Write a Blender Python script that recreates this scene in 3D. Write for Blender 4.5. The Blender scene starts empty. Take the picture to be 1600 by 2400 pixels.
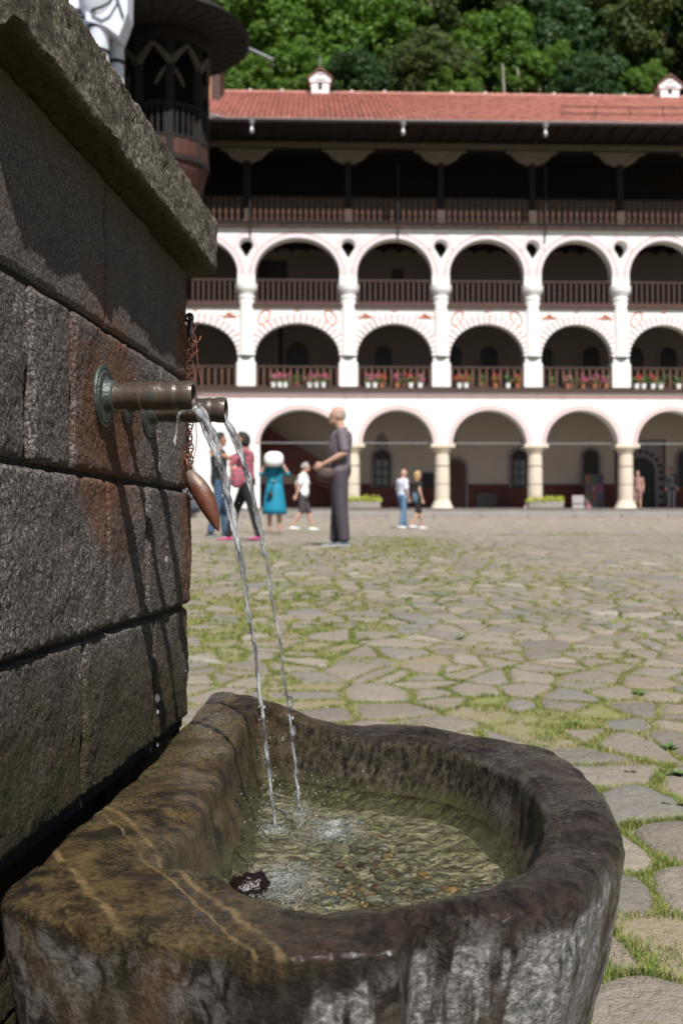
import bpy, math, random
from math import sin, cos, pi, radians, sqrt, atan2, exp, floor
from mathutils import Vector, Matrix, noise, geometry

S = bpy.context.scene
COL = S.collection
FPX = 2500.0            # focal length in photo pixels (photo 1600 x 2400)
# ------------------------------------------------------------------ camera
cam = bpy.data.cameras.new('camera'); camo = bpy.data.objects.new('camera', cam); COL.objects.link(camo)
cam.sensor_fit = 'HORIZONTAL'; cam.sensor_width = 24.0; cam.lens = FPX/1600*24.0
camo.location = (0, 0, 0); camo.rotation_euler = (radians(90)+math.atan(44/FPX), 0, 0)
cam.clip_start = 0.05; cam.clip_end = 1500
cam.dof.use_dof = True; cam.dof.focus_distance = 2.0; cam.dof.aperture_fstop = 5.0
S.camera = camo
# ------------------------------------------------------------------ light
SUN = Vector((.196, -.717, 1)).normalized()      # towards the sun
w = bpy.data.worlds.new('World'); S.world = w; w.use_nodes = True
nt = w.node_tree; nt.nodes.clear()
sky = nt.nodes.new('ShaderNodeTexSky'); sky.sky_type = 'NISHITA'; sky.sun_disc = False
sky.sun_elevation = math.asin(SUN.z); sky.sun_rotation = atan2(SUN.x, SUN.y); sky.altitude = 1100
bg = nt.nodes.new('ShaderNodeBackground'); bg.inputs['Strength'].default_value = 0.05
wo = nt.nodes.new('ShaderNodeOutputWorld')
nt.links.new(sky.outputs[0], bg.inputs[0]); nt.links.new(bg.outputs[0], wo.inputs[0])
sl = bpy.data.lights.new('sun', 'SUN'); sl.energy = 5.0; sl.angle = radians(.53); sl.color = (1, .955, .9)
so = bpy.data.objects.new('sun', sl); COL.objects.link(so); so.rotation_euler = SUN.to_track_quat('Z', 'Y').to_euler()
so.location = (5, -18, 25)
vs = S.view_settings
vs.view_transform = 'Standard'; vs.look = 'None'; vs.gamma = 1.0; vs.use_curve_mapping = False; vs.exposure = 0.48
S.cycles.max_bounces = 8; S.cycles.transparent_max_bounces = 24; S.cycles.transmission_bounces = 8
S.cycles.sample_clamp_indirect = 6.0

R = random.Random(7)
# ------------------------------------------------------------------ helpers
def px(x, y, Y):
    """photo pixel at depth Y -> world point (eye is the origin)"""
    return Vector(((x-800)/FPX*Y, Y, (1244-y)/FPX*Y))
def tag(o, label=None, cat=None, group=None, kind=None):
    if label: o['label'] = label
    if cat: o['category'] = cat
    if group: o['group'] = group
    if kind: o['kind'] = kind
    return o
def empty(name, loc=(0, 0, 0), rz=0.0, **k):
    o = bpy.data.objects.new(name, None); COL.objects.link(o); o.location = loc; o.rotation_euler = (0, 0, rz)
    o.empty_display_size = .1
    return tag(o, **k)
def inst(name, mesh, parent=None, loc=(0, 0, 0), rot=(0, 0, 0), sc=None, **k):
    o = bpy.data.objects.new(name, mesh); COL.objects.link(o)
    if parent is not None: o.parent = parent
    o.location = loc; o.rotation_euler = rot
    if sc is not None: o.scale = sc if hasattr(sc, '__len__') else (sc,)*3
    return tag(o, **k)
class MB:
    def __init__(s): s.v = []; s.f = []; s.m = []
    def add(s, vs, fs, mi=0):
        n = len(s.v); s.v.extend(vs); s.f.extend([tuple(i+n for i in f) for f in fs]); s.m.extend([mi]*len(fs)); return n
    def box(s, x0, x1, y0, y1, z0, z1, mi=0, M=None, c=0.0):
        if c:
            xs = (x0, x0+c, x1-c, x1)
            vs = []
            for (z, i) in ((z0, c), (z0+c, 0), (z1-c, 0), (z1, c)):
                a, b, d, e = x0+i, x1-i, y0+i, y1-i; k = c*.6
                vs += [(a+k, d, z), (b-k, d, z), (b, d+k, z), (b, e-k, z), (b-k, e, z), (a+k, e, z), (a, e-k, z), (a, d+k, z)]
            fs = [tuple(range(7, -1, -1)), tuple(range(24, 32))]
            for r in range(3):
                for j in range(8): fs.append((r*8+j, r*8+(j+1) % 8, r*8+8+(j+1) % 8, r*8+8+j))
        else:
            vs = [(x0, y0, z0), (x1, y0, z0), (x1, y1, z0), (x0, y1, z0), (x0, y0, z1), (x1, y0, z1), (x1, y1, z1), (x0, y1, z1)]
            fs = [(3, 2, 1, 0), (4, 5, 6, 7), (0, 1, 5, 4), (1, 2, 6, 5), (2, 3, 7, 6), (3, 0, 4, 7)]
        if M is not None: vs = [tuple(M @ Vector(v)) for v in vs]
        s.add(vs, fs, mi); return s
    def rings(s, rs, closed=False, cap=True, mi=0):
        """rs: list of rings (equal length lists of points)"""
        n = len(rs[0]); vs = [tuple(p) for r in rs for p in r]; fs = []
        R_ = len(rs)
        for i in range(R_ if closed else R_-1):
            a = i*n; b = ((i+1) % R_)*n
            for j in range(n): k = (j+1) % n; fs.append((a+j, a+k, b+k, b+j))
        if cap and not closed:
            fs.append(tuple(range(n-1, -1, -1))); fs.append(tuple(range((R_-1)*n, R_*n)))
        s.add(vs, fs, mi); return s
    def tube(s, pts, rad, seg=8, closed=False, cap=True, mi=0, flat=None):
        pts = [Vector(p) for p in pts]; n = len(pts)
        if not hasattr(rad, '__len__'): rad = [rad]*n
        up = None; rs = []
        for i, p in enumerate(pts):
            if closed: t = pts[(i+1) % n]-pts[i-1]
            else: t = pts[min(i+1, n-1)]-pts[max(i-1, 0)]
            t.normalize()
            if up is None:
                up = Vector((0, 0, 1)) if abs(t.z) < .9 else Vector((1, 0, 0))
            a = up-t*up.dot(t)
            if a.length < 1e-5: a = t.orthogonal()
            a.normalize(); up = a; b = t.cross(a)
            f = flat[i] if flat else 1.0
            rs.append([p+a*(rad[i]*cos(2*pi*k/seg))+b*(rad[i]*f*sin(2*pi*k/seg)) for k in range(seg)])
        return s.rings(rs, closed, cap, mi)
    def lathe(s, prof, o=(0, 0, 0), ax=(0, 0, 1), seg=16, cap=True, mi=0, ref=None, fn=None):
        """prof: (radius, distance along axis)"""
        o = Vector(o); ax = Vector(ax).normalized(); a = ax.orthogonal().normalized() if ref is None else Vector(ref); b = ax.cross(a)
        rs = []
        for r, h in prof:
            rr = []
            for k in range(seg):
                t = 2*pi*k/seg; q = r if fn is None else fn(r, h, t)
                rr.append(o+ax*h+a*(q*cos(t))+b*(q*sin(t)))
            rs.append(rr)
        return s.rings(rs, False, cap, mi)
    def prism(s, outer, holes, v0, v1, mi=0):
        """outline in (u,w), extruded along v (local y)"""
        loops = [outer]+list(holes)
        tris = geometry.tessellate_polygon([[Vector((u, w_, 0)) for u, w_ in l] for l in loops])
        flat = [p for l in loops for p in l]; n = len(flat)
        vs = [(u, v0, w_) for u, w_ in flat]+[(u, v1, w_) for u, w_ in flat]
        fs = []
        for a, b, c in tris: fs.append((a, b, c)); fs.append((c+n, b+n, a+n))
        k = 0
        for l in loops:
            m = len(l)
            for j in range(m): a = k+j; b = k+(j+1) % m; fs.append((a, a+n, b+n, b))
            k += m
        s.add(vs, fs, mi); return s
    def ellip(s, c, r, seg=10, rings=7, mi=0, M=None):
        rs = []
        for i in range(1, rings):
            t = pi*i/rings
            ring = [Vector((r[0]*sin(t)*cos(2*pi*k/seg), r[1]*sin(t)*sin(2*pi*k/seg), -r[2]*cos(t))) for k in range(seg)]
            if M is not None: ring = [M @ p for p in ring]
            rs.append([p+Vector(c) for p in ring])
        return s.rings(rs, False, True, mi)
    def mesh(s, name, mats, smooth=False, auto=None):
        me = bpy.data.meshes.new(name); me.from_pydata([tuple(v) for v in s.v], [], s.f)
        if not isinstance(mats, (list, tuple)): mats = [mats]
        for m in mats: me.materials.append(m)
        if len(mats) > 1: me.polygons.foreach_set('material_index', s.m)
        if smooth:
            me.polygons.foreach_set('use_smooth', [True]*len(me.polygons))
            if auto: me.set_sharp_from_angle(angle=radians(auto))
        me.update(); return me
    def build(s, name, mats, parent=None, smooth=False, auto=None, loc=(0, 0, 0), **k):
        if loc != (0, 0, 0):
            l = Vector(loc); s.v = [tuple(Vector(v)-l) for v in s.v]
        return inst(name, s.mesh(name, mats, smooth, auto), parent, loc, **k)
def fbm(p, sc, oc=3):
    return noise.fractal(Vector(p)*sc, 1.0, 2.0, oc)
# ------------------------------------------------------------------ material helper
class NT:
    def __init__(s, name):
        s.mat = bpy.data.materials.new(name); s.mat.use_nodes = True; s.t = s.mat.node_tree
        s.b = s.t.nodes['Principled BSDF']; s.o = s.t.nodes['Material Output']
    def n(s, ty, **k):
        x = s.t.nodes.new(ty)
        for a, b in k.items(): setattr(x, a, b)
        return x
    def l(s, a, b): s.t.links.new(a, b)
    def set(s, sock, v):
        i = s.b.inputs[sock] if isinstance(sock, str) else sock
        if isinstance(v, bpy.types.NodeSocket): s.l(v, i)
        elif hasattr(v, '__len__') and len(v) == 3 and i.type == 'RGBA': i.default_value = (*v, 1)
        else: i.default_value = v
        return s
    def pos(s): return s.n('ShaderNodeNewGeometry').outputs['Position']
    def obj(s): return s.n('ShaderNodeTexCoord').outputs['Object']
    def mapv(s, v, sc=(1, 1, 1), rot=(0, 0, 0), loc=(0, 0, 0)):
        m = s.n('ShaderNodeMapping'); s.l(v, m.inputs[0]); m.inputs['Scale'].default_value = sc; m.inputs['Rotation'].default_value = rot; m.inputs['Location'].default_value = loc
        return m.outputs[0]
    def noise(s, v, sc, det=4, rough=.55, dist=0.0, col=False):
        x = s.n('ShaderNodeTexNoise'); s.l(v, x.inputs['Vector']); x.inputs['Scale'].default_value = sc; x.inputs['Detail'].default_value = det
        x.inputs['Roughness'].default_value = rough; x.inputs['Distortion'].default_value = dist
        return x.outputs['Color' if col else 'Fac']
    def vor(s, v, sc, feat='F1', out='Distance', rnd=1.0):
        x = s.n('ShaderNodeTexVoronoi', feature=feat); s.l(v, x.inputs['Vector']); x.inputs['Scale'].default_value = sc; x.inputs['Randomness'].default_value = rnd
        return x.outputs[out]
    def ramp(s, f, st, interp='LINEAR'):
        x = s.n('ShaderNodeValToRGB'); s.l(f, x.inputs[0]); r = x.color_ramp; r.interpolation = interp
        while len(r.elements) < len(st): r.elements.new(.5)
        for e, (p, c) in zip(r.elements, st):
            e.position = p; e.color = (*c, 1) if hasattr(c, '__len__') else (c, c, c, 1)
        return x.outputs[0]
    def m(s, op, a, b=None, c=None, clamp=False):
        x = s.n('ShaderNodeMath', operation=op); x.use_clamp = clamp
        for i, q in enumerate((a, b, c)):
            if q is not None: s.set(x.inputs[i], q)
        return x.outputs[0]
    def mr(s, v, a, b, c=0.0, d=1.0, sm=True):
        x = s.n('ShaderNodeMapRange'); x.interpolation_type = 'SMOOTHSTEP' if sm else 'LINEAR'
        s.set(x.inputs[0], v)
        for i, q in enumerate((a, b, c, d)): s.set(x.inputs[i+1], q)
        return x.outputs[0]
    def mix(s, f, a, b, mode='MIX'):
        x = s.n('ShaderNodeMix', data_type='RGBA', blend_type=mode)
        s.set(x.inputs[0], f); s.set(x.inputs[6], a); s.set(x.inputs[7], b); return x.outputs[2]
    def xyz(s, v):
        x = s.n('ShaderNodeSeparateXYZ'); s.l(v, x.inputs[0]); return x.outputs
    def isl(s): return s.n('ShaderNodeNewGeometry').outputs['Random Per Island']
    def rnd(s): return s.n('ShaderNodeObjectInfo').outputs['Random']
    def bump(s, h, d=.01, st=1.0, prev=None):
        x = s.n('ShaderNodeBump'); x.inputs['Distance'].default_value = d; s.set(x.inputs['Strength'], st); s.l(h, x.inputs['Height'])
        if prev is not None: s.l(prev, x.inputs['Normal'])
        return x.outputs[0]
    def fin(s, col=None, rough=None, nrm=None, metal=None, spec=None):
        for k_, v in (('Base Color', col), ('Roughness', rough), ('Normal', nrm), ('Metallic', metal), ('Specular IOR Level', spec)):
            if v is not None: s.set(k_, v)
        return s.mat
def simple(name, c, rough=.7, var=.15, sc=3.0, bump=0.0, metal=0.0, bsc=40.0):
    t = NT(name); p = t.obj(); f = t.noise(p, sc, 5)
    col = t.mix(f, tuple(x*(1-var) for x in c), tuple(min(1, x*(1+var)) for x in c))
    return t.fin(col, rough, t.bump(t.noise(p, bsc, 4), bump) if bump else None, metal)
MT = {}
def _plaster():
    t = NT('white_lime_plaster'); p = t.pos(); x, y, z = t.xyz(p)
    st = t.noise(t.mapv(p, (1.6, 1.6, .35)), 1.4, 6, .7); f = t.noise(p, .7, 5, .6)
    c = t.mix(t.mr(st, .52, .74), (.80, .80, .80), (.60, .585, .57)); c = t.mix(t.m('MULTIPLY', t.mr(f, .5, .7), .4), c, (.74, .72, .69))
    return t.fin(c, .9, t.bump(t.noise(p, 6, 5), .01))
MT['plaster'] = _plaster()
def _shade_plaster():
    t = NT('gallery_plaster'); p = t.obj(); return t.fin(t.mix(t.noise(p, .9, 5), (.36, .30, .255), (.45, .38, .325)), .9)  # white plaster toned down in colour to stand for shade under the arches
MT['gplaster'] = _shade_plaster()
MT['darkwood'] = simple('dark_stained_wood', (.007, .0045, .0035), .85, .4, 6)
MT['redwood'] = simple('red_brown_wood', (.075, .024, .016), .55, .5, 8)
MT['brownwood'] = simple('weathered_brown_wood', (.05, .027, .018), .7, .4, 3)
MT['balwood'] = simple('baluster_wood', (.11, .048, .026), .65, .5, 9)
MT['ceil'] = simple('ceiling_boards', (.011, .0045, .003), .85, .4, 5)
MT['carved'] = simple('pale_carved_wood', (.17, .135, .095), .75, .4, 14, .02, 0, 18)
MT['dado'] = simple('dark_red_dado', (.085, .016, .012), .7, .3, 2)
MT['black'] = simple('black_paint', (.012, .011, .011), .6, .3)
MT['glass'] = simple('dark_window_glass', (.02, .022, .026), .12, .3, 2)
MT['pinkline'] = simple('painted_red_lines', (.52, .29, .27), .85, .2, 4)
MT['paint_red'] = simple('painted_red_ornament', (.52, .20, .13), .85, .25, 6)
MT['column'] = simple('limestone_column', (.62, .54, .44), .8, .18, 2.2, .01)
MT['stepstone'] = simple('grey_step_stone', (.25, .23, .21), .85, .3, 1.5, .01, 0, 12)
MT['zinc'] = simple('zinc_metal', (.42, .42, .44), .45, .15, 5, 0, .6)
MT['white'] = simple('white_paint', (.8, .8, .8), .6, .05)
MT['leafg'] = simple('plant_leaf', (.07, .14, .03), .6, .5, 20)
MT['leafy'] = simple('yellow_green_plant', (.30, .34, .04), .6, .4, 20)
MT['flr'] = simple('red_flower', (.6, .02, .03), .6, .3, 30)
MT['flp'] = simple('pink_flower', (.6, .09, .25), .6, .3, 30)
MT['terra'] = simple('terracotta_pot', (.35, .13, .07), .8, .2)
# ------------------------------------------------------------------ fountain materials
def wall_stone():
    t = NT('rough_granite_block'); p = t.pos(); x, y, z = t.xyz(p); r = t.rnd()
    sp = t.noise(p, 165, 4, .7); big = t.noise(p, 5, 4)
    base = t.ramp(sp, [(.34, (.022, .018, .0165)), (.47, (.105, .087, .080)), (.57, (.24, .21, .198)), (.68, (.60, .55, .53))])
    base = t.mix(t.m('MULTIPLY', t.mr(z, .36, .42), .62), base, (.062, .052, .047))
    base = t.mix(t.mr(big, .35, .7), base, t.mix(.55, base, (.075, .066, .062)))
    base = t.mix(t.m('MULTIPLY', r, .45), base, t.mix(.6, base, (.06, .045, .04)))
    # rust round the spouts and below the chain
    d1 = t.m('SUBTRACT', y, 2.12); d2 = t.m('SUBTRACT', z, .2)
    q = t.m('SQRT', t.m('ADD', t.m('MULTIPLY', d1, t.m('MULTIPLY', d1, 5.5)), t.m('MULTIPLY', d2, t.m('MULTIPLY', d2, 5.0))))
    n2 = t.noise(p, 9, 5, .65)
    ru = t.m('MULTIPLY', t.mr(t.m('ADD', q, t.m('MULTIPLY', t.m('SUBTRACT', n2, .5), 1.3)), .25, .75, 1, 0), .75)
    ch = t.m('MULTIPLY', t.mr(t.m('ADD', y, t.m('MULTIPLY', t.m('SUBTRACT', n2, .5), .16)), 2.69, 2.79), t.mr(z, .34, .12))
    ch = t.m('MULTIPLY', ch, t.mr(z, -.38, -.1))
    chs = t.m('MULTIPLY', t.mr(t.m('ADD', y, t.m('MULTIPLY', t.m('SUBTRACT', n2, .5), .1)), 2.70, 2.78), t.mr(z, .34, .5))
    chs = t.m('MULTIPLY', chs, t.mr(z, .62, .55))
    base = t.mix(ru, base, t.mix(sp, (.07, .022, .008), (.22, .10, .045)))
    base = t.mix(t.m('MULTIPLY', t.m('MAXIMUM', ch, chs), .7), base, t.mix(t.mr(t.noise(p, 50, 4, .7), .4, .65), (.05, .018, .008), (.33, .12, .035)))
    # damp, algae low down
    wet = t.mr(t.m('ADD', z, t.m('MULTIPLY', t.m('SUBTRACT', n2, .5), .35)), -.08, -.42)
    low = t.mix(sp, (.006, .006, .003), t.mix(t.mr(t.noise(p, 14, 3), .4, .6), (.095, .068, .030), (.075, .075, .018)))
    base = t.mix(t.m('MULTIPLY', wet, .92), base, low)
    # brown moss just under the cornice
    up = t.m('MULTIPLY', t.mr(t.m('ADD', z, t.m('MULTIPLY', t.m('SUBTRACT', n2, .5), .12)), .60, .70), .7)
    base = t.mix(up, base, t.mix(sp, (.03, .022, .01), (.12, .09, .045)))
    pit = t.m('ADD', t.noise(p, 150, 5, .75, .4), t.m('ADD', t.m('MULTIPLY', t.noise(p, 55, 4, .6), .9), t.m('MULTIPLY', t.vor(p, 120), .5)))
    return t.fin(base, t.mr(wet, 0, 1, .95, .6), t.bump(pit, t.mr(z, .36, .42, .011, .004) if False else .010, t.mr(z, .36, .42, 1.0, .45)), None, .22)
MT['wall'] = wall_stone()
def cornice_stone():
    t = NT('mossy_cornice_stone'); p = t.pos(); x, y, z = t.xyz(p)
    sp = t.noise(p, 120, 5, .7); b = t.noise(p, 7, 5, .6)
    base = t.ramp(sp, [(.34, (.030, .025, .017)), (.5, (.13, .11, .08)), (.66, (.46, .41, .34))])
    base = t.mix(t.m('MULTIPLY', t.mr(b, .48, .62), .75), base, (.045, .036, .022))
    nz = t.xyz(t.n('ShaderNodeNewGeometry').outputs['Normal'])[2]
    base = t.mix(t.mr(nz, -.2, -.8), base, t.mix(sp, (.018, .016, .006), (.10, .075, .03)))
    pit = t.m('ADD', t.noise(p, 120, 5, .75, .4), t.m('MULTIPLY', t.noise(p, 22, 3), .8))
    return t.fin(base, .92, t.bump(pit, .016, .9), None, .3)
MT['cornice'] = cornice_stone()
MT['mortar'] = simple('dark_joint_mortar', (.012, .010, .008), .95, .5, 20, .01, 0, 60)
def basin_stone():
    t = NT('wet_basin_stone'); g = t.n('ShaderNodeNewGeometry'); p = g.outputs['Position']; x, y, z = t.xyz(p)
    nz = t.xyz(g.outputs['Normal'])[2]
    zn = t.n('ShaderNodeAttribute'); zn.attribute_name = 'part_zone'; zn = zn.outputs['Fac']
    outer = t.mr(zn, .30, .05); inner = t.mr(zn, .62, .85)
    fine = t.noise(p, 150, 5, .7); med = t.noise(p, 14, 6, .65); big = t.noise(p, 3.2, 4, .5); nn = t.noise(p, 10, 5, .6)
    pst = t.mapv(p, (1, .3, 1.0), (0, 0, .5)); stri = t.noise(pst, 90, 4, .65)
    dark = t.mix(t.mr(t.m('ADD', t.m('MULTIPLY', stri, .6), t.m('MULTIPLY', med, .4)), .36, .64), (.005, .0035, .0028), (.042, .027, .018))
    och = t.mix(t.mr(t.m('ADD', t.m('MULTIPLY', med, .65), t.m('MULTIPLY', fine, .35)), .42, .62), (.010, .007, .004), (.135, .090, .034))
    och = t.mix(t.m('MULTIPLY', t.mr(big, .42, .62), .8), och, t.mix(t.mr(fine, .35, .65), (.010, .010, .004), (.16, .125, .055)))
    och = t.mix(t.m('MULTIPLY', t.mr(nn, .56, .68), .55), och, (.075, .035, .010))
    ax = t.m('ADD', x, t.m('MULTIPLY', t.m('SUBTRACT', big, .5), .8)); lf = t.mr(ax, .10, -.22)
    base = t.mix(t.m('MULTIPLY', lf, .9), dark, och)
    base = t.mix(t.m('MULTIPLY', t.mr(t.noise(p, 26, 4, .6), .56, .68), .75), base, (.010, .008, .006))
    base = t.mix(t.m('MULTIPLY', t.mr(fine, .62, .74), .5), base, t.mix(.5, base, (.30, .26, .20)))
    # inside walls: dark, streaky, green by the water
    ins = t.mix(t.mr(t.noise(t.mapv(p, (1, 1, .45)), 70, 5, .7), .36, .66), (.005, .0045, .003), (.080, .064, .042))
    base = t.mix(inner, base, t.mix(t.m('MULTIPLY', lf, .5), ins, och))
    alg = t.m('MULTIPLY', t.mr(t.m('ADD', z, t.m('MULTIPLY', t.m('SUBTRACT', nn, .5), .10)), -.585, -.63), inner)
    base = t.mix(t.m('MULTIPLY', alg, .7), base, t.mix(fine, (.018, .019, .006), (.105, .10, .038)))
    base = t.mix(t.m('MULTIPLY', t.mr(z, -.618, -.640), t.m('MULTIPLY', inner, .8)), base, t.mix(med, (.05, .055, .022), (.27, .25, .13)))
    # pale ochre veins across the near left corner
    pv = t.mapv(p, (1, 1, 1), (0, 0, -.482)); vx, vy, vz = t.xyz(pv)
    wv = t.m('ADD', vx, t.m('MULTIPLY', t.m('SUBTRACT', t.noise(p, 6, 5, .6), .5), .05))
    def vein(c, w_): return t.mr(t.m('ABSOLUTE', t.m('SUBTRACT', wv, c)), w_, w_*.2)
    v = t.m('MAXIMUM', t.m('MAXIMUM', vein(.520, .0075), vein(.378, .009)), vein(.493, .004))
    v = t.m('MULTIPLY', v, t.mr(t.noise(p, 13, 6, .7), .34, .56)); v = t.m('MULTIPLY', v, t.mr(x, .02, -.1))
    base = t.mix(t.m('MULTIPLY', t.m('MULTIPLY', v, t.mr(zn, .02, .3, .25, 1)), .5), base, t.mix(fine, (.20, .12, .04), (.42, .31, .16)))
    # outer flank: wet blotchy grey brown on the left, dry pale granite with dark runs on the right
    drip = t.noise(t.mapv(p, (6, 6, .7)), 1.6, 5, .62)
    zz = t.m('ADD', z, t.m('MULTIPLY', t.m('SUBTRACT', nn, .5), .12))
    gl = t.mix(t.mr(t.noise(t.mapv(p, (1, 1, .6), (0, .5, 0)), 30, 6, .72, .5), .42, .62), (.006, .0055, .005), (.17, .165, .16))
    gl = t.mix(t.m('MULTIPLY', t.mr(t.noise(p, 5, 4), .45, .6), .6), gl, t.mix(med, (.03, .02, .012), (.12, .085, .055)))
    gl = t.mix(t.mr(t.m('ABSOLUTE', t.m('ADD', t.m('ADD', x, .055), t.m('MULTIPLY', t.m('SUBTRACT', nn, .5), .12))), .12, .05), gl, t.mix(.82, gl, (.006, .005, .004)))
    flank = t.m('MULTIPLY', outer, t.mr(zz, -.505, -.545))
    base = t.mix(t.m('MULTIPLY', flank, .85), base, gl)
    rb = t.mr(t.m('ABSOLUTE', t.m('ADD', t.m('ADD', x, .225), t.m('MULTIPLY', t.m('SUBTRACT', nn, .5), .10))), .05, .005)
    base = t.mix(t.m('MULTIPLY', t.m('MULTIPLY', rb, flank), .5), base, (.11, .06, .03))
    outx = t.mr(t.m('ADD', x, t.m('MULTIPLY', t.m('SUBTRACT', nn, .5), .25)), -.06, -.0)
    dry = t.m('MULTIPLY', t.m('MULTIPLY', outx, outer), t.mr(zz, -.535, -.555))
    dry = t.m('MULTIPLY', dry, t.mr(drip, .47, .53))
    gf = t.noise(p, 75, 5, .7, .5)
    grey = t.ramp(gf, [(.34, (.055, .054, .053)), (.5, (.19, .185, .18)), (.64, (.44, .43, .42))])
    base = t.mix(dry, base, grey)
    dry = t.m('MAXIMUM', dry, t.m('MULTIPLY', flank, .35))
    ro = t.mr(t.m('ADD', fine, t.m('MULTIPLY', med, .5)), .55, .95, .14, .42)
    ro = t.m('ADD', t.m('MULTIPLY', ro, t.m('SUBTRACT', 1.0, dry)), t.m('MULTIPLY', dry, .88))
    ht = t.m('ADD', t.m('MULTIPLY', fine, .8), t.m('ADD', t.m('MULTIPLY', t.noise(p, 60, 5, .7, .4), .9), t.m('MULTIPLY', stri, .35)))
    edge = t.m('MULTIPLY', t.mr(zn, .02, .14), t.mr(zn, .52, .40)); ro = t.m('MULTIPLY', ro, t.m('SUBTRACT', 1.0, t.m('MULTIPLY', edge, .72)))
    bd = t.m('MULTIPLY', t.mr(t.vor(p, 260), .34, .1), t.mr(t.noise(p, 24, 4), .44, .58)); bd = t.m('MULTIPLY', bd, t.m('SUBTRACT', 1.0, dry))
    ro = t.mix(bd, ro, (.04, .04, .04))
    wetf = t.m('SUBTRACT', 1.0, dry)
    t.set('Coat Weight', t.m('MULTIPLY', wetf, t.mr(t.noise(p, 7, 4), .38, .55, .25, .85))); t.set('Coat Roughness', .07); t.set('Coat IOR', 1.33)
    cn = t.bump(t.m('ADD', t.noise(p, 70, 4, .6), t.m('MULTIPLY', bd, .5)), .0055, .8); t.set('Coat Normal', cn)
    return t.fin(base, .75, t.bump(ht, .0085, 1.0), None, .15)
MT['basin'] = basin_stone()
def bronze():
    t = NT('aged_bronze'); p = t.pos(); f = t.noise(p, 18, 5, .65)
    nz = t.xyz(t.n('ShaderNodeNewGeometry').outputs['Normal'])[2]
    c = t.mix(f, (.040, .027, .020), (.105, .076, .056))
    c = t.mix(t.m('MULTIPLY', t.mr(t.noise(p, 30, 4), .52, .66), .7), c, (.03, .06, .05))
    drops = t.vor(p, 420); dm = t.mr(drops, .42, .15); dm = t.m('MULTIPLY', dm, t.mr(nz, .1, .6))
    ht = t.m('ADD', t.m('MULTIPLY', t.noise(p, 90, 4), .3), t.m('MULTIPLY', dm, .9))
    return t.fin(c, t.mr(dm, 0, 1, .38, .05), t.bump(ht, .003, 1.0), .15, .8)
MT['bronze'] = bronze()
MT['verd'] = simple('verdigris_flange', (.065, .078, .070), .45, .45, 22, .003, .35, 120)
MT['rust'] = simple('rusty_iron', (.105, .036, .020), .7, .55, 60, .004, .3, 300)
MT['copper'] = simple('old_copper_wire', (.26, .10, .065), .45, .4, 60, 0, .5)
MT['bore'] = simple('spout_bore', (.004, .004, .004), .8)
def ladle_mat():
    t = NT('rusted_copper_ladle'); p = t.obj(); f = t.noise(p, 22, 6, .65); x, y, z = t.xyz(p)
    c = t.mix(f, (.075, .022, .012), (.17, .060, .032))
    up = t.m('MULTIPLY', t.mr(t.m('ADD', z, t.m('MULTIPLY', t.m('SUBTRACT', f, .5), .1)), -.06, -.03), .75)
    c = t.mix(up, c, t.mix(t.noise(p, 70, 4), (.10, .075, .06), (.25, .21, .17)))
    return t.fin(c, t.mr(f, .3, .7, .35, .65), t.bump(t.noise(p, 110, 4), .0018, .7), .15)
MT['ladle'] = ladle_mat()
def water_mat(name, refr, tint, bsc, bd, seg=False):
    t = NT(name); t.t.nodes.remove(t.b); p = t.pos()
    p = t.mapv(p, (1, 1, .22)) if seg else p; h = t.m('ADD', t.noise(p, bsc, 4, .55, .8), t.m('MULTIPLY', t.noise(p, bsc*.3, 3), 1.2)); nb = t.bump(h, bd, 1.0)
    tr = t.n('ShaderNodeBsdfTransparent'); tr.inputs[0].default_value = (*tint, 1)
    rf = t.n('ShaderNodeBsdfRefraction'); rf.inputs['Color'].default_value = (*tint, 1); rf.inputs['IOR'].default_value = 1.33; rf.inputs['Roughness'].default_value = .02
    gl = t.n('ShaderNodeBsdfAnisotropic') if False else t.n('ShaderNodeBsdfGlossy'); gl.inputs['Roughness'].default_value = .06
    fr = t.n('ShaderNodeFresnel'); fr.inputs['IOR'].default_value = 1.55 if seg else 1.33
    for q in (rf, gl, fr): t.l(nb, q.inputs['Normal'])
    a = t.n('ShaderNodeMixShader'); a.inputs[0].default_value = refr; t.l(tr.outputs[0], a.inputs[1]); t.l(rf.outputs[0], a.inputs[2])
    b = t.n('ShaderNodeMixShader'); t.l(fr.outputs[0], b.inputs[0]); t.l(a.outputs[0], b.inputs[1]); t.l(gl.outputs[0], b.inputs[2])
    if seg:                                   # aerated falling water scatters some light
        df = t.n('ShaderNodeBsdfDiffuse'); df.inputs[0].default_value = (.78, .80, .84, 1); tl = t.n('ShaderNodeBsdfTranslucent'); tl.inputs[0].default_value = (.78, .80, .84, 1)
        c1 = t.n('ShaderNodeAddShader'); c2 = t.n('ShaderNodeMixShader'); t.l(nb, df.inputs['Normal'])
        t.l(df.outputs[0], c1.inputs[0]); t.l(tl.outputs[0], c1.inputs[1])
        t.l(t.mr(t.noise(p, 70, 3, .6), .42, .66, .04, .42), c2.inputs[0]); t.l(b.outputs[0], c2.inputs[1]); t.l(df.outputs[0], c2.inputs[2]); b = c2
    t.l(b.outputs[0], t.o.inputs['Surface']); return t.mat
MT['water'] = water_mat('clear_basin_water', .12, (.96, .97, .93), 42, .034)
MT['stream'] = water_mat('falling_water', .6, (.98, .99, 1.0), 110, .007, True)
def foam():
    t = NT('white_water_bubbles'); return t.fin((.62, .66, .70), .15, None, None, .8)
MT['foam'] = foam()
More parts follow.
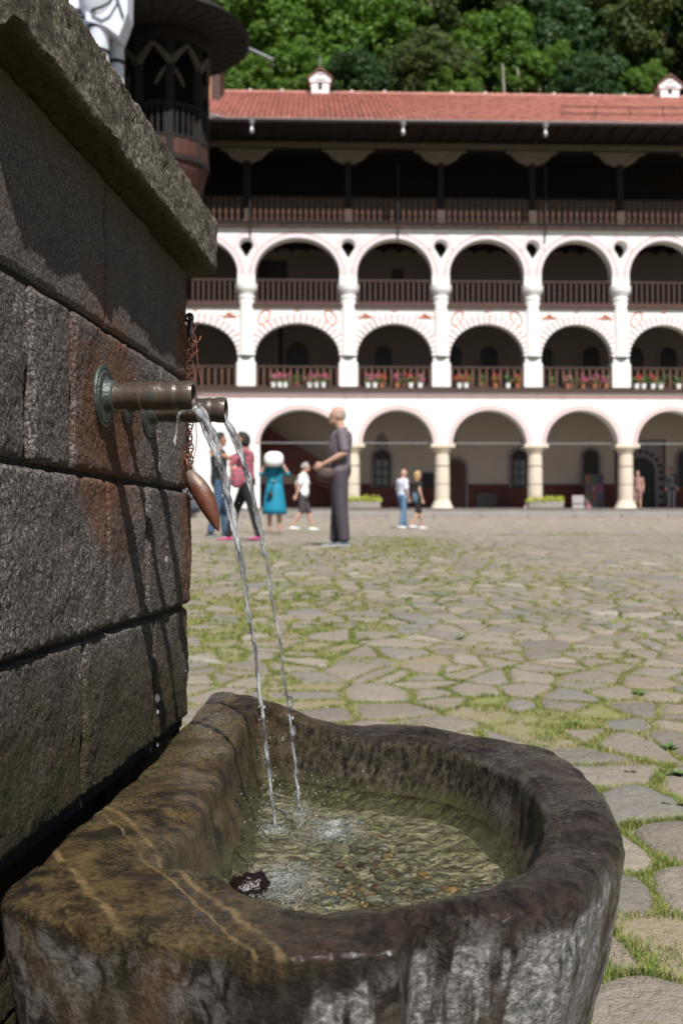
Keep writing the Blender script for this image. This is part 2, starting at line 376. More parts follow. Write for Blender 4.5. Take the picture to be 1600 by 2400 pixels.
def pebble_mat():
    t = NT('coloured_pebbles'); r = t.isl(); p = t.pos()
    c = t.ramp(r, [(0, (.10, .10, .06)), (.25, (.20, .18, .11)), (.42, (.12, .14, .10)), (.58, (.28, .24, .14)), (.74, (.20, .08, .04)), (.80, (.09, .12, .13)), (.87, (.30, .28, .22)), (.95, (.36, .22, .08))], 'CONSTANT')
    return t.fin(t.mix(t.noise(p, 90, 4), t.mix(.5, c, (.02, .02, .01)), c), .5)
MT['pebble'] = pebble_mat()
def floor_mat():
    t = NT('basin_bed_sediment'); p = t.pos(); x, y, z = t.xyz(p); f = t.noise(p, 30, 5, .7)
    c = t.mix(t.mr(f, .35, .62), (.06, .058, .030), (.42, .38, .25))
    o = t.mr(t.m('ADD', t.m('ADD', x, t.m('MULTIPLY', y, .25)), t.m('MULTIPLY', t.m('SUBTRACT', t.noise(p, 8, 4), .5), .25)), .43, .25)
    c = t.mix(t.m('MULTIPLY', o, .8), c, t.mix(f, (.06, .03, .008), (.26, .14, .04)))
    c = t.mix(t.m('MULTIPLY', t.mr(t.noise(p, 9, 5, .6), .5, .64), .7), c, t.mix(f, (.04, .045, .012), (.16, .18, .05)))
    return t.fin(c, .6, t.bump(f, .01, .6))
MT['bed'] = floor_mat()

# ------------------------------------------------------------------ fountain wall
WT = Vector((.0758, .99712, 0)).normalized(); WN = Vector((WT.y, -WT.x, 0)); WD = .625
def W(s, d, h):
    """s: depth Y at the wall plane, d: out of the wall, h: height over the eye"""
    return Vector((-WD+.076*s, s, h))+WN*d
SE = 2.885                               # far end of the wall (depth Y)
fount = empty('stone_fountain', (-.80, 2.0, -1.05), label='dark rough stone block fountain wall with bronze spouts and heavy cornice', cat='fountain')
FO = Vector(fount.location)
def par(o): o.parent = fount; return o
def block(name, s0, s1, h0, h1, mat, d0=0.0, thick=.34, step=.0065, seed=0, rough=.004, rnd_=.012, cham=.0, nearend=False, label=None):
    """stone block with a rough front heightfield, rounded arrises and side/back faces"""
    mb = MB(); L = (s1-s0); H = h1-h0
    st = step
    nu = max(6, int(L/st)); nw = max(6, int(H/st))
    rr = random.Random(seed); off = rr.uniform(-.004, .004)
    rows = []
    for j in range(nw+1):
        h = h0+H*j/nw; row = []
        for i in range(nu+1):
            s = s0+L*i/nu
            e = min(i, nu-i)/nu*L; g = min(j, nw-j)/nw*H
            wob = .5+.9*abs(noise.noise(Vector((s*14+seed, h*14, seed*3.1))))
            rd = rnd_*wob*1.1
            fall = 0
            for q in (e, g):
                if q < rd: fall += (rd-sqrt(max(0, rd*rd-(rd-q)**2)))*.9
            p = Vector((s*1.0, h, seed*1.7))
            n_ = noise.noise(p*9)*rough*1.0+noise.noise(p*38)*rough*.35+noise.noise(p*110)*rough*.5
            d = d0+off+n_-fall
            if cham and s > s1-cham: d -= (s-(s1-cham))*.9
            jx = noise.noise(Vector((s*30, h*30, 9.0+seed)))*.0015
            row.append(W(s+jx, d, h+jx))
        rows.append(row)
    vs = [tuple(p-FO) for r_ in rows for p in r_]; fs = []; n = nu+1
    for j in range(nw):
        for i in range(nu): a = j*n+i; fs.append((a, a+1, a+1+n, a+n))
    # border loop pushed back into the wall
    loop = [i for i in range(n)]+[j*n+nu for j in range(1, nw+1)]+[nw*n+i for i in range(nu-1, -1, -1)]+[j*n for j in range(nw-1, 0, -1)]
    base = len(vs); m = len(loop)
    for d in (-.03, -thick):
        for q in loop:
            p = Vector(vs[q]); k = d-(p+FO-W((p+FO).y, 0, 0)).dot(WN)
            vs.append(tuple(p+WN*k))
    prev = loop
    for lv in range(2):
        cur = [base+lv*m+k for k in range(m)]
        for k in range(m): fs.append((prev[(k+1) % m], prev[k], cur[k], cur[(k+1) % m]))
        prev = cur
    fs.append(tuple(reversed(prev)))
    mb.add(vs, fs)
    o = mb.build(name, mat, fount, smooth=True, auto=50)
    return tag(o, label)
G = .004
courses = [(-1.10, -.80, [.2, .95, 1.35, 1.86, 2.30, SE]), (-.80, -.50, [.2, .8, 1.60, 2.2, SE]), (-.50, -.199, [.2, 1.05, 1.977, 2.49, SE]),
           (-.199, .105, [.2, .85, 1.40, 2.105, 2.407, SE]), (.105, .401, [.2, 1.1, 1.70, 1.90, 2.53, SE]), (.401, .705, [.2, 1.15, 2.11, 2.46, SE])]
sd = 1
for h0, h1, js in courses:
    for a, b in zip(js, js[1:]):
        sd += 1
        low = h1 < -.45
        inv = b < 1.45 or h1 < -.75
        gg = G*1.1 if h0 < .3 else G*.8
        block('stone_block', a+(.0075 if h0 < .3 else .004), b-(.0075 if h0 < .3 and b < SE else .003), h0+gg*1.3, h1-gg*1.2, MT['wall'], d0={.401: -.006, .105: -.002, -.199: .006, -.80: -.045, -1.10: -.05}.get(h0, .002), seed=sd,
              step=.03 if inv else .0072, rough=.0035 if h0 > .3 else .0055, rnd_=.008 if h0 > .3 else .013, cham=.03 if b == SE else 0)
# the core behind the joints
mb = MB()
for ha, hb, dm_ in ((-1.1, -.52, -.065), (-.519, .70, -.014)):
    vs = [W(s, d, h)-FO for h in (ha, hb) for s, d in ((.21, dm_), (SE-.045, dm_), (SE-.045, -.60), (.21, -.60))]
    mb.add(vs, [(3, 2, 1, 0), (4, 5, 6, 7), (0, 1, 5, 4), (1, 2, 6, 5), (2, 3, 7, 6), (3, 0, 4, 7)])
mb.build("mortar_core", MT['mortar'], fount)
# cornice: long weathered slab
def cornice(s0, s1, seed, h0=.705, h1=.862, d=.062):
    mb = MB(); nu = int((s1-s0)/.008); prof = []
    def seg(a, b, n): 
        for i in range(n): prof.append((a[0]+(b[0]-a[0])*i/n, a[1]+(b[1]-a[1])*i/n))
    seg((-.60, h0), (-.02, h0), 4); seg((-.02, h0), (d-.01, h0+.002), 9); seg((d-.01, h0+.002), (d, h0+.012), 2)
    seg((d, h0+.012), (d-.002, h1-.012), 20); seg((d-.002, h1-.012), (d-.014, h1), 3); seg((d-.014, h1), (-.1, h1+.004), 8); seg((-.1, h1+.004), (-.6, h1+.01), 3)
    rs = []
    for i in range(nu+1):
        s = s0+(s1-s0)*i/nu; ring = []
        e = min(i, nu-i)*.008; k = max(0, .012-e)
        for d_, h in prof:
            p = Vector((s, d_*2, h)); n1 = noise.noise(p*7+Vector((seed, 0, 0)))*.006; n2 = noise.noise(p*34)*.004; n3 = noise.noise(p*90)*.0028
            if h > .8 and d_ > .0: n1 += min(0, noise.noise(Vector((s*6, 3, seed)))*.014)
            dd = d_+(n1+n2+n3)*(1 if d_ > -.1 else 0)-(k*.6 if d_ > 0 else 0)
            ring.append(W(s, dd, h+(n2+n3-n1*.5)*(1 if h > h1-.05 else .8))-FO)
        rs.append(ring)
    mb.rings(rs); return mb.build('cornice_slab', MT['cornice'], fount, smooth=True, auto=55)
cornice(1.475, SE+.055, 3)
# ------------------------------------------------------------------ spouts
def spout(s, h, L, r, fr, prof, tiltz=0.0):
    root = W(s, 0, h)-FO; ax = (WN+Vector((0, 0, tiltz))).normalized()
    mb = MB(); pr = [(r*a, L*b) for a, b in prof]+[(r*.80, L*.999), (r*.78, L*.6)]
    mb.lathe([(r*.9, -.02)]+pr, root, ax, 40, False)
    sp = mb.build('water_spout', [MT['bronze']], fount, smooth=True, auto=35)
    mb = MB(); mb.lathe([(r*.79, L*.62), (.0001, L*.62)], root, ax, 24, False); mb.build('spout_bore', MT['bore'], sp)
    mb = MB(); mb.lathe([(fr*.97, -.006), (fr, .003), (fr*.985, .0065), (fr*.93, .0075), (fr*.9, .0055), (fr*.86, .0055), (fr*.83, .0085), (fr*.76, .0095), (fr*.7, .008), (r*1.25, .010), (r*1.16, .016), (r*1.1, .024), (r*.9, .028)], root, ax, 48, False)
    mb.build('flange', MT['verd'], sp, smooth=True, auto=25)
    return sp
big = [(1.0, .10), (.97, .14), (.93, .18), (.95, .26), (1.0, .38), (1.04, .41), (1.04, .43), (.96, .445), (.96, .46), (1.0, .50), (1.05, .57), (1.03, .62), (.98, .68), (1.0, .76), (1.04, .80), (.98, .82), (.97, .84), (1.04, .90), (1.06, .96), (1.0, 1.0)]
spout(2.08, .263, .181, .0275, .061, big)
spout(2.42, .273, .181, .0275, .061, big)
spout(2.235, .268, .152, .016, .043, [(1, .1), (.95, .2), (1, .5), (1.08, .52), (1, .55), (1, .9), (1.1, .95), (1.0, 1.0)])
# ------------------------------------------------------------------ chain, wire, ladle
CS = 2.80
ch = empty('hanging_chain', tuple(W(CS, .012, .56)), label='rusty twisted chain hanging down the far corner of the fountain wall', cat='chain')
CO = Vector(ch.location)
MT['dark_iron'] = simple('dark_iron', (.030, .018, .014), .6, .4, 40)
mb = MB(); mb.tube([(0, 0, -.055), (0, 0, .0), (0, 0, .01)], .0045, 8)
mb.tube([Vector((0, 0, .0))+WN*(.009*sin(a))+Vector((0, 0, .012*cos(a)))+WT*.0 for a in [2*pi*k/16 for k in range(16)]], .0035, 8, closed=True)
mb.tube([WT*(.011*sin(a))+WN*.006+Vector((0, 0, -.03+.028*cos(a))) for a in [2*pi*k/20 for k in range(20)]], .0035, 8, closed=True)
mb.build('hook_plate', MT['dark_iron'], ch, smooth=True)
lk = MB(); pts = []
for k in range(20):
    a = 2*pi*k/20; pts.append((.0085*cos(a)*(1-.15*sin(a)**2), .0028*sin(2*a), .0135*sin(a)))
lk.tube(pts, .0021, 7, closed=True); lkm = lk.mesh('chain_link', MT['rust'], True)
nl = 27
for i in range(nl):
    z = -.062-i*.0155; sw = -.010*(i/nl)+.003*sin(i*1.3)
    p = WN*(.002*cos(i)+.004)+WT*sw+Vector((0, 0, z))
    inst('chain_link', lkm, ch, tuple(p), (radians(R.uniform(-14, 14)), radians(R.uniform(-18, 18)), radians(35+90*(i % 2)+R.uniform(-20, 20))))
# ladle
lp = px(441, 1102, 2.78); lad = empty('drinking_ladle', tuple(lp), label='rusty copper ladle with a leaf shaped bowl hanging from the chain', cat='ladle')
mb = MB(); end = px(513, 1246, 2.76)-lp; axv = end.normalized(); Ln = end.length
side = Vector((0, 1, 0)).cross(axv).normalized(); dep = axv.cross(side).normalized()
rs = []; NU = 26
for i in range(NU+1):
    u = i/NU; wd = .0235*(sin(pi*min(1, u**.80)))**.72+.0016*(1-u)+.001
    if u > .93: wd *= sqrt(max(.02, 1-((u-.93)/.075)**2))
    ring = []
    for k in range(25):
        a = pi*k/24
        ring.append(axv*(Ln*u)+side*(wd*cos(a))-dep*(.9*wd*sin(a))+side*(-.006*sin(pi*u)))
    for k in range(24, -1, -1):
        a = pi*k/24
        ring.append(axv*(Ln*u)+side*((wd*.93)*cos(a))-dep*(.84*wd*sin(a))+side*(-.006*sin(pi*u)))
    rs.append(ring)
mb.rings(rs); mb.build('bowl', MT['ladle'], lad, smooth=True, auto=50)
mb = MB(); mb.tube([(0, 0, 0), Vector((-.002, 0, .012)), Vector((-.004, 0, .03))], .0022, 6)
mb.tube([Vector((-.004+.006*cos(a), 0, .034+.007*sin(a))) for a in [2*pi*k/14 for k in range(14)]], .0016, 6, closed=True)
mb.build('hook', MT['copper'], lad, smooth=True)
# loose wire
wp = [px(a/1.0, b, 2.80) for a, b in ((459, 752), (457, 768), (450, 777), (458, 790), (459, 808), (461, 838), (466, 870), (470, 890), (472, 915), (470, 922), (462, 922), (459, 926), (457, 935), (458, 985), (460, 1020), (459, 1050), (452, 1078), (446, 1096))]
wp2 = []
for i in range(len(wp)-1):
    for k in range(3): wp2.append(wp[i].lerp(wp[i+1], k/3))
wo_ = Vector(wp[0]); wire = empty('loose_wire', tuple(wo_), label='thin bent copper wire dangling beside the rusty chain', cat='wire')
mb = MB(); mb.tube([p-wo_ for p in wp2], .0013, 6); mb.build('strand', MT['copper'], wire, smooth=True)
mb = MB(); mb.tube([px(a, b, 2.80)-wo_ for a, b in ((452, 795), (455, 800), (461, 801), (466, 796), (470, 786))], .0014, 6)
mb.tube([px(a, b, 2.80)-wo_ for a, b in ((450, 830), (456, 826), (460, 824), (463, 819))], .0012, 6)
mb.build('hooked_twist', MT['copper'], wire, smooth=True)

# ------------------------------------------------------------------ basin
PR = [((-.357, 2.98), (-.235, 2.75), .445), ((-.216, 2.87), (-.16, 2.735), .455), ((-.097, 2.81), (-.08, 2.70), .482), ((.018, 2.78), (.017, 2.64), .50),
      ((.185, 2.74), (.15, 2.59), .50), ((.288, 2.66), (.224, 2.54), .5), ((.387, 2.59), (.30, 2.45), .5), ((.487, 2.456), (.348, 2.33), .5), ((.513, 2.22), (.384, 2.108), .5),
      ((.496, 1.975), (.375, 1.911), .5), ((.467, 1.773), (.335, 1.74), .5), ((.405, 1.632), (.29, 1.63), .5), ((.328, 1.474), (.23, 1.539), .5), ((.24, 1.416), (.17, 1.48), .5),
      ((.168, 1.39), (.127, 1.448), .5), ((.096, 1.375), (.07, 1.425), .5), ((.072, 1.275), (.05, 1.418), .5), ((-.008, 1.268), (-.0, 1.414), .5), ((-.095, 1.261), (-.07, 1.42), .5),
      ((-.207, 1.315), (-.125, 1.475), .5), ((-.403, 1.398), (-.20, 1.555), .5), ((-.462, 1.47), (-.265, 1.585), .5), ((-.460, 1.63), (-.292, 1.653), .5), ((-.448, 1.88), (-.272, 1.941), .5),
      ((-.418, 2.306), (-.263, 2.264), .5), ((-.392, 2.72), (-.254, 2.58), .475)]
def cr(p0, p1, p2, p3, t):
    return .5*((2*p1)+(-p0+p2)*t+(2*p0-5*p1+4*p2-p3)*t*t+(-p0+3*p1-3*p2+p3)*t**3)
ctr = []
n = len(PR); sharp = {15, 16}
for i in range(n):
    for k in range(22):
        t = k/22; q = []
        for c in (0, 1):
            P = [Vector(PR[(i+o) % n][c]) for o in (-1, 0, 1, 2)]
            v = cr(*P, t); lin = P[1].lerp(P[2], t)
            if i in (14, 15, 16) and c == 0: v = lin
            q.append(v)
        hh = [PR[(i+o) % n][2] for o in (-1, 0, 1, 2)]; ctr.append((q[0], q[1], -cr(*hh, t)))
cen = Vector((.05, 2.0)); BF = -.668; BG = -1.06
def basin_ring(O, I, rz):
    d = (I-O); wd = d.length; u = d/wd; pts = []
    H = rz-BG
    def a(k, off, z): pts.append((k, Vector((O.x+u.x*off, O.y+u.y*off, z))))
    for i in range(26):                        # outer flank
        t = i/26; z = BG+(H-.035)*t; off = .17*(1-t)**1.25-.012*sin(pi*t)
        if O.x < -.36 and 1.5 < O.y < 2.9: off = .01
        a('o', off, z)
    r = .028 if O.x > .2 or O.y > 1.6 else .011
    for i in range(9): t = i/8*pi/2; a('o', r-r*cos(t), rz-r+r*sin(t))
    mtop = 16
    for i in range(1, mtop):
        t = i/mtop; off = r+(wd-r-.012)*t; a('t', off, rz+.006*sin(pi*t))
    r2 = .034
    for i in range(9): t = i/8*pi/2; a('i', wd-.012+r2*sin(t), rz-r2*(1-cos(t))*.9)
    z0 = rz-r2*.9; m = 22
    for i in range(1, m+1):
        t = i/m; z = z0+(BF-z0)*t; a('i', wd+.022+.07*t**1.5, z)
    return pts
rs = []
for O, I, rz in ctr:
    ring = []
    for k, p in basin_ring(O, I, rz):
        n1 = .75*Vector((noise.noise(p*5), noise.noise(p*5+Vector((7, 0, 0))), noise.noise(p*5+Vector((0, 9, 0)))))*.010
        n2 = Vector((noise.noise(p*19), noise.noise(p*19+Vector((7, 0, 0))), noise.noise(p*19+Vector((0, 9, 0)))))*.0042
        n3 = noise.noise(p*55)*.0014+noise.noise(p*110)*.0010
        q = p+n1+n2; q.z += n3; q.x += n3*.6*(1 if p.x > 0 else -1); q.y += -n3*.7
        if k == 'i': q += n2*.7
        ring.append(q)
    rs.append(ring)
bas = empty('stone_basin', (.0, 2.0, -1.05), label='round fronted wet stone trough full of water under the spouts', cat='fountain basin')
BO = Vector(bas.location)
mb = MB(); NP = len(rs[0]); NR = len(rs); vs = [tuple(p-BO) for r_ in rs for p in r_]; fs = []
for i in range(NR):
    a = i*NP; b = ((i+1) % NR)*NP
    for j in range(NP-1): fs.append((a+j, b+j, b+j+1, a+j+1))
mb.add(vs, fs); tro = mb.build('trough', MT['basin'], bas, smooth=True)
zone = {'o': 0.0, 't': .5, 'i': 1.0}; zr = [zone[k] for k, p in basin_ring(*ctr[0])]; zr[26:35] = [.06*k for k in range(9)]; zr = [z if i < 51 else min(1, .5+(i-50)*.06) for i, z in enumerate(zr)]
at_ = tro.data.attributes.new('part_zone', 'FLOAT', 'POINT'); at_.data.foreach_set('value', zr*NR)
mb = MB(); rim = [r_[-2] for r_ in rs][::4]
rr = [[p.lerp(Vector((cen.x, cen.y, BF-.0)), k/9)+Vector((0, 0, 0 if k == 0 else -.012*(k/9)+.006*noise.noise(p*9+Vector((k, 0, 0))))) for p in rim] for k in range(9)]
m_ = len(rim); vs = [tuple(p-BO) for r_ in rr for p in r_]+[tuple(Vector((cen.x, cen.y, BF-.01))-BO)]; fs = []
for k in range(8):
    for j in range(m_): fs.append((k*m_+j, k*m_+(j+1) % m_, (k+1)*m_+(j+1) % m_, (k+1)*m_+j))
for j in range(m_): fs.append((8*m_+j, 8*m_+(j+1) % m_, 9*m_))
mb.add(vs, fs); mb.build('trough_bed', MT['bed'], bas, smooth=True)
# water surface
WL = -.622
S1 = Vector((-.140, 2.26)); S2 = Vector((-.092, 2.388))
inn = [(Vector((I.x, I.y)), (I-O).normalized()) for O, I, rz in ctr]
def inside(x, y, poly):
    c = False; j = len(poly)-1
    for i in range(len(poly)):
        a = poly[i]; b = poly[j]
        if (a[1] > y) != (b[1] > y) and x < (b[0]-a[0])*(y-a[1])/(b[1]-a[1])+a[0]: c = not c
        j = i
    return c
poly = [tuple(p-u*.02) for p, u in inn][::6]; polyi = [tuple(p+u*.035) for p, u in inn][::6]
mb = MB(); st = .0075; idx = {}; vs = []; fs = []
def wz(x, y):
    z = 0
    for s, am, fr_ in ((S1, .0042, 85), (S2, .0032, 95)):
        d = sqrt((x-s.x)**2+(y-s.y)**2); z += am*sin(d*fr_)*exp(-d*5.5)+am*.9*noise.noise(Vector((x*60, y*60, s.x)))*exp(-d*7)
    z += .0016*noise.noise(Vector((x*22, y*22, 0)))+.0012*noise.noise(Vector((x*48, y*40, 3)))
    return WL+z
for i in range(int(1.0/st)):
    for j in range(int(1.7/st)):
        x = -.42+i*st; y = 1.2+j*st
        if not inside(x, y, poly): continue
        idx[i, j] = len(vs); vs.append((x-BO.x, y-BO.y, wz(x, y)-BO.z))
for (i, j), a in idx.items():
    if (i+1, j) in idx and (i, j+1) in idx and (i+1, j+1) in idx: fs.append((a, idx[i+1, j], idx[i+1, j+1], idx[i, j+1]))
mb.add(vs, fs); wat = mb.build('water', MT['water'], None, smooth=True, kind='structure'); wat.location = BO
# pebbles on the bed
mb = MB(); rp = random.Random(4)
for i in range(1900):
    for _ in range(20):
        x = rp.uniform(-.3, .42); y = rp.uniform(1.35, 2.75)
        if inside(x, y, polyi): break
    dens = (x+.30)*1.3+.15
    if rp.random() > dens+.15: continue
    s = rp.uniform(.005, .012)*(1.5 if rp.random() < .12 else 1); a = rp.uniform(0, pi)
    Mr = Matrix.Rotation(a, 3, 'Z')
    mb.ellip((x-BO.x, y-BO.y, BF-.008+s*.3-BO.z), (s*1.3, s*rp.uniform(.7, 1), s*.55), 7, 5, 0, Mr)
o = mb.build('pebbles', MT['pebble'], None, smooth=True, kind='stuff'); o.location = BO; tag(o, 'small coloured pebbles and coins of gravel on the basin bed', 'pebbles')
# dark rock in the near left of the water
mb = MB(); c = px(594, 2066, 1.93); c.z = WL+.006
rs2 = []
for i in range(1, 14):
    t = pi*i/14
    ring = []
    for k in range(22):
        p = Vector((sin(t)*cos(2*pi*k/22), sin(t)*sin(2*pi*k/22), -cos(t))); f = 1+.35*noise.noise(p*1.9)+.22*noise.noise(p*4.3)+.1*noise.noise(p*9)
        ring.append(Vector((p.x*.034*f, p.y*.030*f, p.z*.024*f)))
    rs2.append(ring)
mb.rings(rs2)
c = Vector((-.160, 1.88, WL-.002))
MT['rock'] = simple('wet_dark_rock', (.010, .0055, .005), .22, .5, 60, .004, 0, 110)
o = mb.build('submerged_rock', MT['rock'], None, smooth=True); o.location = c; tag(o, 'glossy dark lump of rock poking out of the water by the near rim', 'rock')
# ------------------------------------------------------------------ water streams
def stream(p0, p1, r0, r1, nm, lab, seed, twist):
    root = empty(nm, tuple(p0), label=lab, cat='water stream', group=None)
    mb = MB(); N = 150; pts = []; rad = []; fl = []
    for i in range(N+1):
        t = (i/N)**.9; dz = (p1.z-p0.z)*t; u = sqrt(t) if True else t
        v0 = .12
        u = (sqrt(v0*v0+(1+2*v0)*t)-v0)/1.0
        q = Vector((p0.x+(p1.x-p0.x)*u, p0.y+(p1.y-p0.y)*u, p0.z+dz))
        wob = .0018*min(1, t*3)
        q += Vector((noise.noise(Vector((t*19, seed, 0))), noise.noise(Vector((t*19, seed, 5))), 0))*wob*1.6
        r = r1+(r0-r1)*exp(-t*4.0)
        r *= 1+(.26+.55*t)*noise.noise(Vector((t*42, seed, 1)))+.22*max(0, sin(t*twist))*min(1, t*3)
        if t > .72: r *= 1-.45*max(0, noise.noise(Vector((t*60, seed, 8))))*1.5
        pts.append(q-p0); rad.append(max(.0008, r)); fl.append(.55+.35*sin(t*twist*.5+seed))
    for st_ in range(3):
        pp = []; rr_ = []
        for i, q in enumerate(pts):
            a = i*.16*(1+.3*st_)+st_*2.1+1.2*noise.noise(Vector((i*.05, st_*3, seed))); e = rad[i]*(.62 if st_ else .25)*(1-.5*max(0, i/N-.6))
            pp.append(q+Vector((cos(a)*e, sin(a)*e, 0))); rr_.append(rad[i]*(.62 if st_ == 0 else .42)*(1+.35*noise.noise(Vector((i*.35, st_*5, seed)))))
        mb.tube(pp, rr_, 9, flat=fl)
    mb.build('water_jet', MT['stream'], root, smooth=True)
    mb = MB(); rp = random.Random(seed)
    for i in range(60):
        k = int(rp.random()**.8*N); q = pts[k]; sp = rad[k]*1.1+.001
        s = rp.uniform(.0008, .0023)
        mb.ellip(q+Vector((rp.gauss(0, sp), rp.gauss(0, sp), rp.uniform(-.005, .005))), (s, s, s*rp.uniform(1, 2.6)), 7, 5)
    mb.build('beads', MT['stream'], root, smooth=True, kind='stuff')
    return root
stream(Vector((-.303, 2.222, .256)), Vector((S1.x, S1.y, WL)), .0160, .0042, 'water_stream', 'thick stream of clear water falling from behind the nearest spout', 3, 70)
stream(Vector((-.270, 2.406, .258)), Vector((S2.x, S2.y, WL)), .0110, .0031, 'water_stream', 'thinner right hand water stream falling from the farther spout', 11, 60)
# dribble under the near spout
tip = W(2.08, .186, .235)
dr = empty('water_dribble', tuple(tip), label='short dribble of water clinging under the lip of the nearest spout', cat='water dribble')
mb = MB(); g = [px(a, b, 2.06)-tip for a, b in ((460, 951), (455, 958), (446, 961), (436, 963), (427, 964), (420, 968), (416, 976), (416, 988), (414, 1000), (413, 1012), (411, 1022), (408, 1032), (410, 1040), (409, 1046))]
mb.tube(g, [.0045, .0042, .0035, .004, .0045, .0035, .0025, .002, .0018, .0016, .0018, .0032, .0026, .001], 10); mb.build('trickle', MT['stream'], dr, smooth=True)
# flying drops and bubbles where the water lands
mb = MB(); rp = random.Random(12)
for a, b, Y, s in ((392, 1281, 2.2, .0022), (390, 1311, 2.2, .0036), (370, 1636, 2.3, .0050), (371, 1668, 2.3, .0026), (371, 1745, 2.3, .0022), (493, 1716, 2.3, .0015), (436, 1572, 2.4, .0012), (497, 1600, 2.4, .0018), (680, 1645, 2.38, .0075), (687, 1712, 2.38, .006), (698, 1806, 2.38, .003), (663, 1730, 2.3, .003)):
    mb.ellip(px(a, b, Y), (s, s, s*2.0), 10, 8)
for i in range(420):
    s = S1 if rp.random() < .55 else S2; d = abs(rp.gauss(0, .10)); a = rp.uniform(0, 2*pi)
    x = s.x+d*cos(a); y = s.y+d*sin(a)*1.1; r = rp.uniform(.0005, .0014)
    mb.ellip((x, y, WL+abs(rp.gauss(0, .045))), (r, r, r*1.6), 6, 5)
o = mb.build('water_drops', MT['stream'], None, smooth=True, kind='stuff'); tag(o, 'scattered water drops flying around the falling streams', 'water drops')
mb = MB()
for s, off, m_, sg in ((S1, (.030, -.34), 4200, .036), (S2, (.075, -.13), 3000, .032), (S1, (.0, 0), 900, .016), (S2, (.0, 0), 700, .014)):
    for i in range(m_):
        x = s.x+off[0]+rp.gauss(0, sg); y = s.y+off[1]+rp.gauss(0, sg*1.5); r = rp.uniform(.0004, .0011)
        if not inside(x, y, poly): continue
        dp = rp.random()**2
        mb.ellip((x, y, WL-.002-.02*dp), (r, r, r), 5, 4)
o = mb.build('bubbles', MT['foam'], None, smooth=True, kind='stuff'); tag(o, 'cloud of white air bubbles where the streams hit the basin water', 'bubbles')
# ------------------------------------------------------------------ ground
GP = [(-5, -1.05), (0, -1.05), (2.5, -1.02), (5, -.86), (7.5, -.64), (10, -.43), (13, -.215), (15.5, -.16), (20, -.09), (26, 0.0), (30, .05), (34, .22), (37, .37), (41, .49), (60, .5)]
def gz(y):
    for i in range(len(GP)-1):
        if y <= GP[i+1][0] or i == len(GP)-2:
            (a, za), (b, zb) = GP[i], GP[i+1]
            ma = (zb-GP[i-1][1])/(b-GP[i-1][0]) if i else 0
            mb_ = (GP[i+2][1]-za)/(GP[i+2][0]-a) if i+2 < len(GP) else 0
            t = max(0, min(1, (y-a)/(b-a))); h = b-a
            return (2*t**3-3*t*t+1)*za+(t**3-2*t*t+t)*h*ma+(-2*t**3+3*t*t)*zb+(t**3-t*t)*h*mb_
def green(x, y):
    g_ = .5+.9*noise.noise(Vector((x*.55, y*.28, 4)))+.35*noise.noise(Vector((x*2, y*1.4, 8)))
    g_ += .50*exp(-((x+.5)/1.5)**2)*exp(-((y-7)/3.2)**2)+.22*exp(-((y-6)/3.5)**2)-.30*exp(-((y-2.2)/1.5)**2)
    g_ -= .30*(1 if y > 16 else max(0, (y-11)/5)); g_ -= .12*max(0, min(1, (x-1.2)/2))
    return g_
def ground_mat():
    t = NT('mossy_earth'); p = t.pos(); x, y, z = t.xyz(p)
    a = t.noise(p, 2.2, 5, .6); b = t.noise(p, 38, 5, .7)
    c = t.mix(t.mr(a, .44, .60), t.mix(b, (.15, .125, .08), (.34, .29, .20)), t.mix(b, (.11, .125, .035), (.28, .28, .11)))
    far = t.mr(y, 11, 22)
    pv = t.mapv(p, (1, .8, 1)); cell = t.vor(pv, 3.2, 'F1', 'Color'); ed = t.vor(pv, 3.2, 'DISTANCE_TO_EDGE')
    fc = t.ramp(t.xyz(cell)[0], [(0, (.27, .245, .205)), (.3, (.35, .31, .255)), (.6, (.41, .36, .285)), (.85, (.45, .41, .35))])
    fc = t.mix(t.mr(ed, .10, .03), fc, (.17, .16, .07))
    return t.fin(t.mix(far, c, fc), .95, t.bump(b, .02, .8), None, .2)
MT['ground'] = ground_mat()
def stone_mat():
    t = NT('worn_paving_stone'); p = t.pos(); r = t.m('FRACT', t.m('ADD', t.rnd(), t.isl()))
    c = t.ramp(r, [(0, (.24, .215, .185)), (.18, (.33, .285, .23)), (.36, (.37, .32, .26)), (.50, (.24, .235, .225)), (.66, (.41, .35, .27)), (.78, (.28, .245, .20)), (.92, (.37, .31, .23)), (.985, (.47, .43, .37))])
    f = t.noise(p, 7, 6, .65); g = t.noise(p, 120, 4, .7)
    c = t.mix(t.m('MULTIPLY', t.mr(f, .4, .75), .5), c, t.mix(.5, c, (.33, .30, .27)))
    c = t.mix(t.m('MULTIPLY', g, .45), c, (.10, .088, .07)); c = t.mix(t.m('MULTIPLY', t.mr(t.noise(p, 3.5, 6, .7), .5, .68), .35), c, (.24, .22, .14))
    c = t.mix(t.m('MULTIPLY', t.mr(t.noise(p, 26, 5, .7), .62, .72), .6), c, (.055, .05, .04))
    return t.fin(c, .82, t.bump(t.m('ADD', t.noise(p, 28, 6, .65, .6), t.m('MULTIPLY', g, .4)), .030, .95), None, .35)
MT['cobble'] = stone_mat()
# sheet reaching the building and beyond
mb = MB(); ys = [-12, -5, 0]+[i*.5 for i in range(1, 84)]+[45, 52]; xs = [-40, -20, -8, -4, 0, 4, 8, 14, 24, 45]
vs = [(x, y, gz(y)+.006) for y in ys for x in xs]; n = len(xs); fs = []
for j in range(len(ys)-1):
    for i in range(n-1): a = j*n+i; fs.append((a, a+1, a+1+n, a+n))
mb.add(vs, fs); ground = mb.build('courtyard_ground', MT['ground'], None, smooth=True, kind='structure')
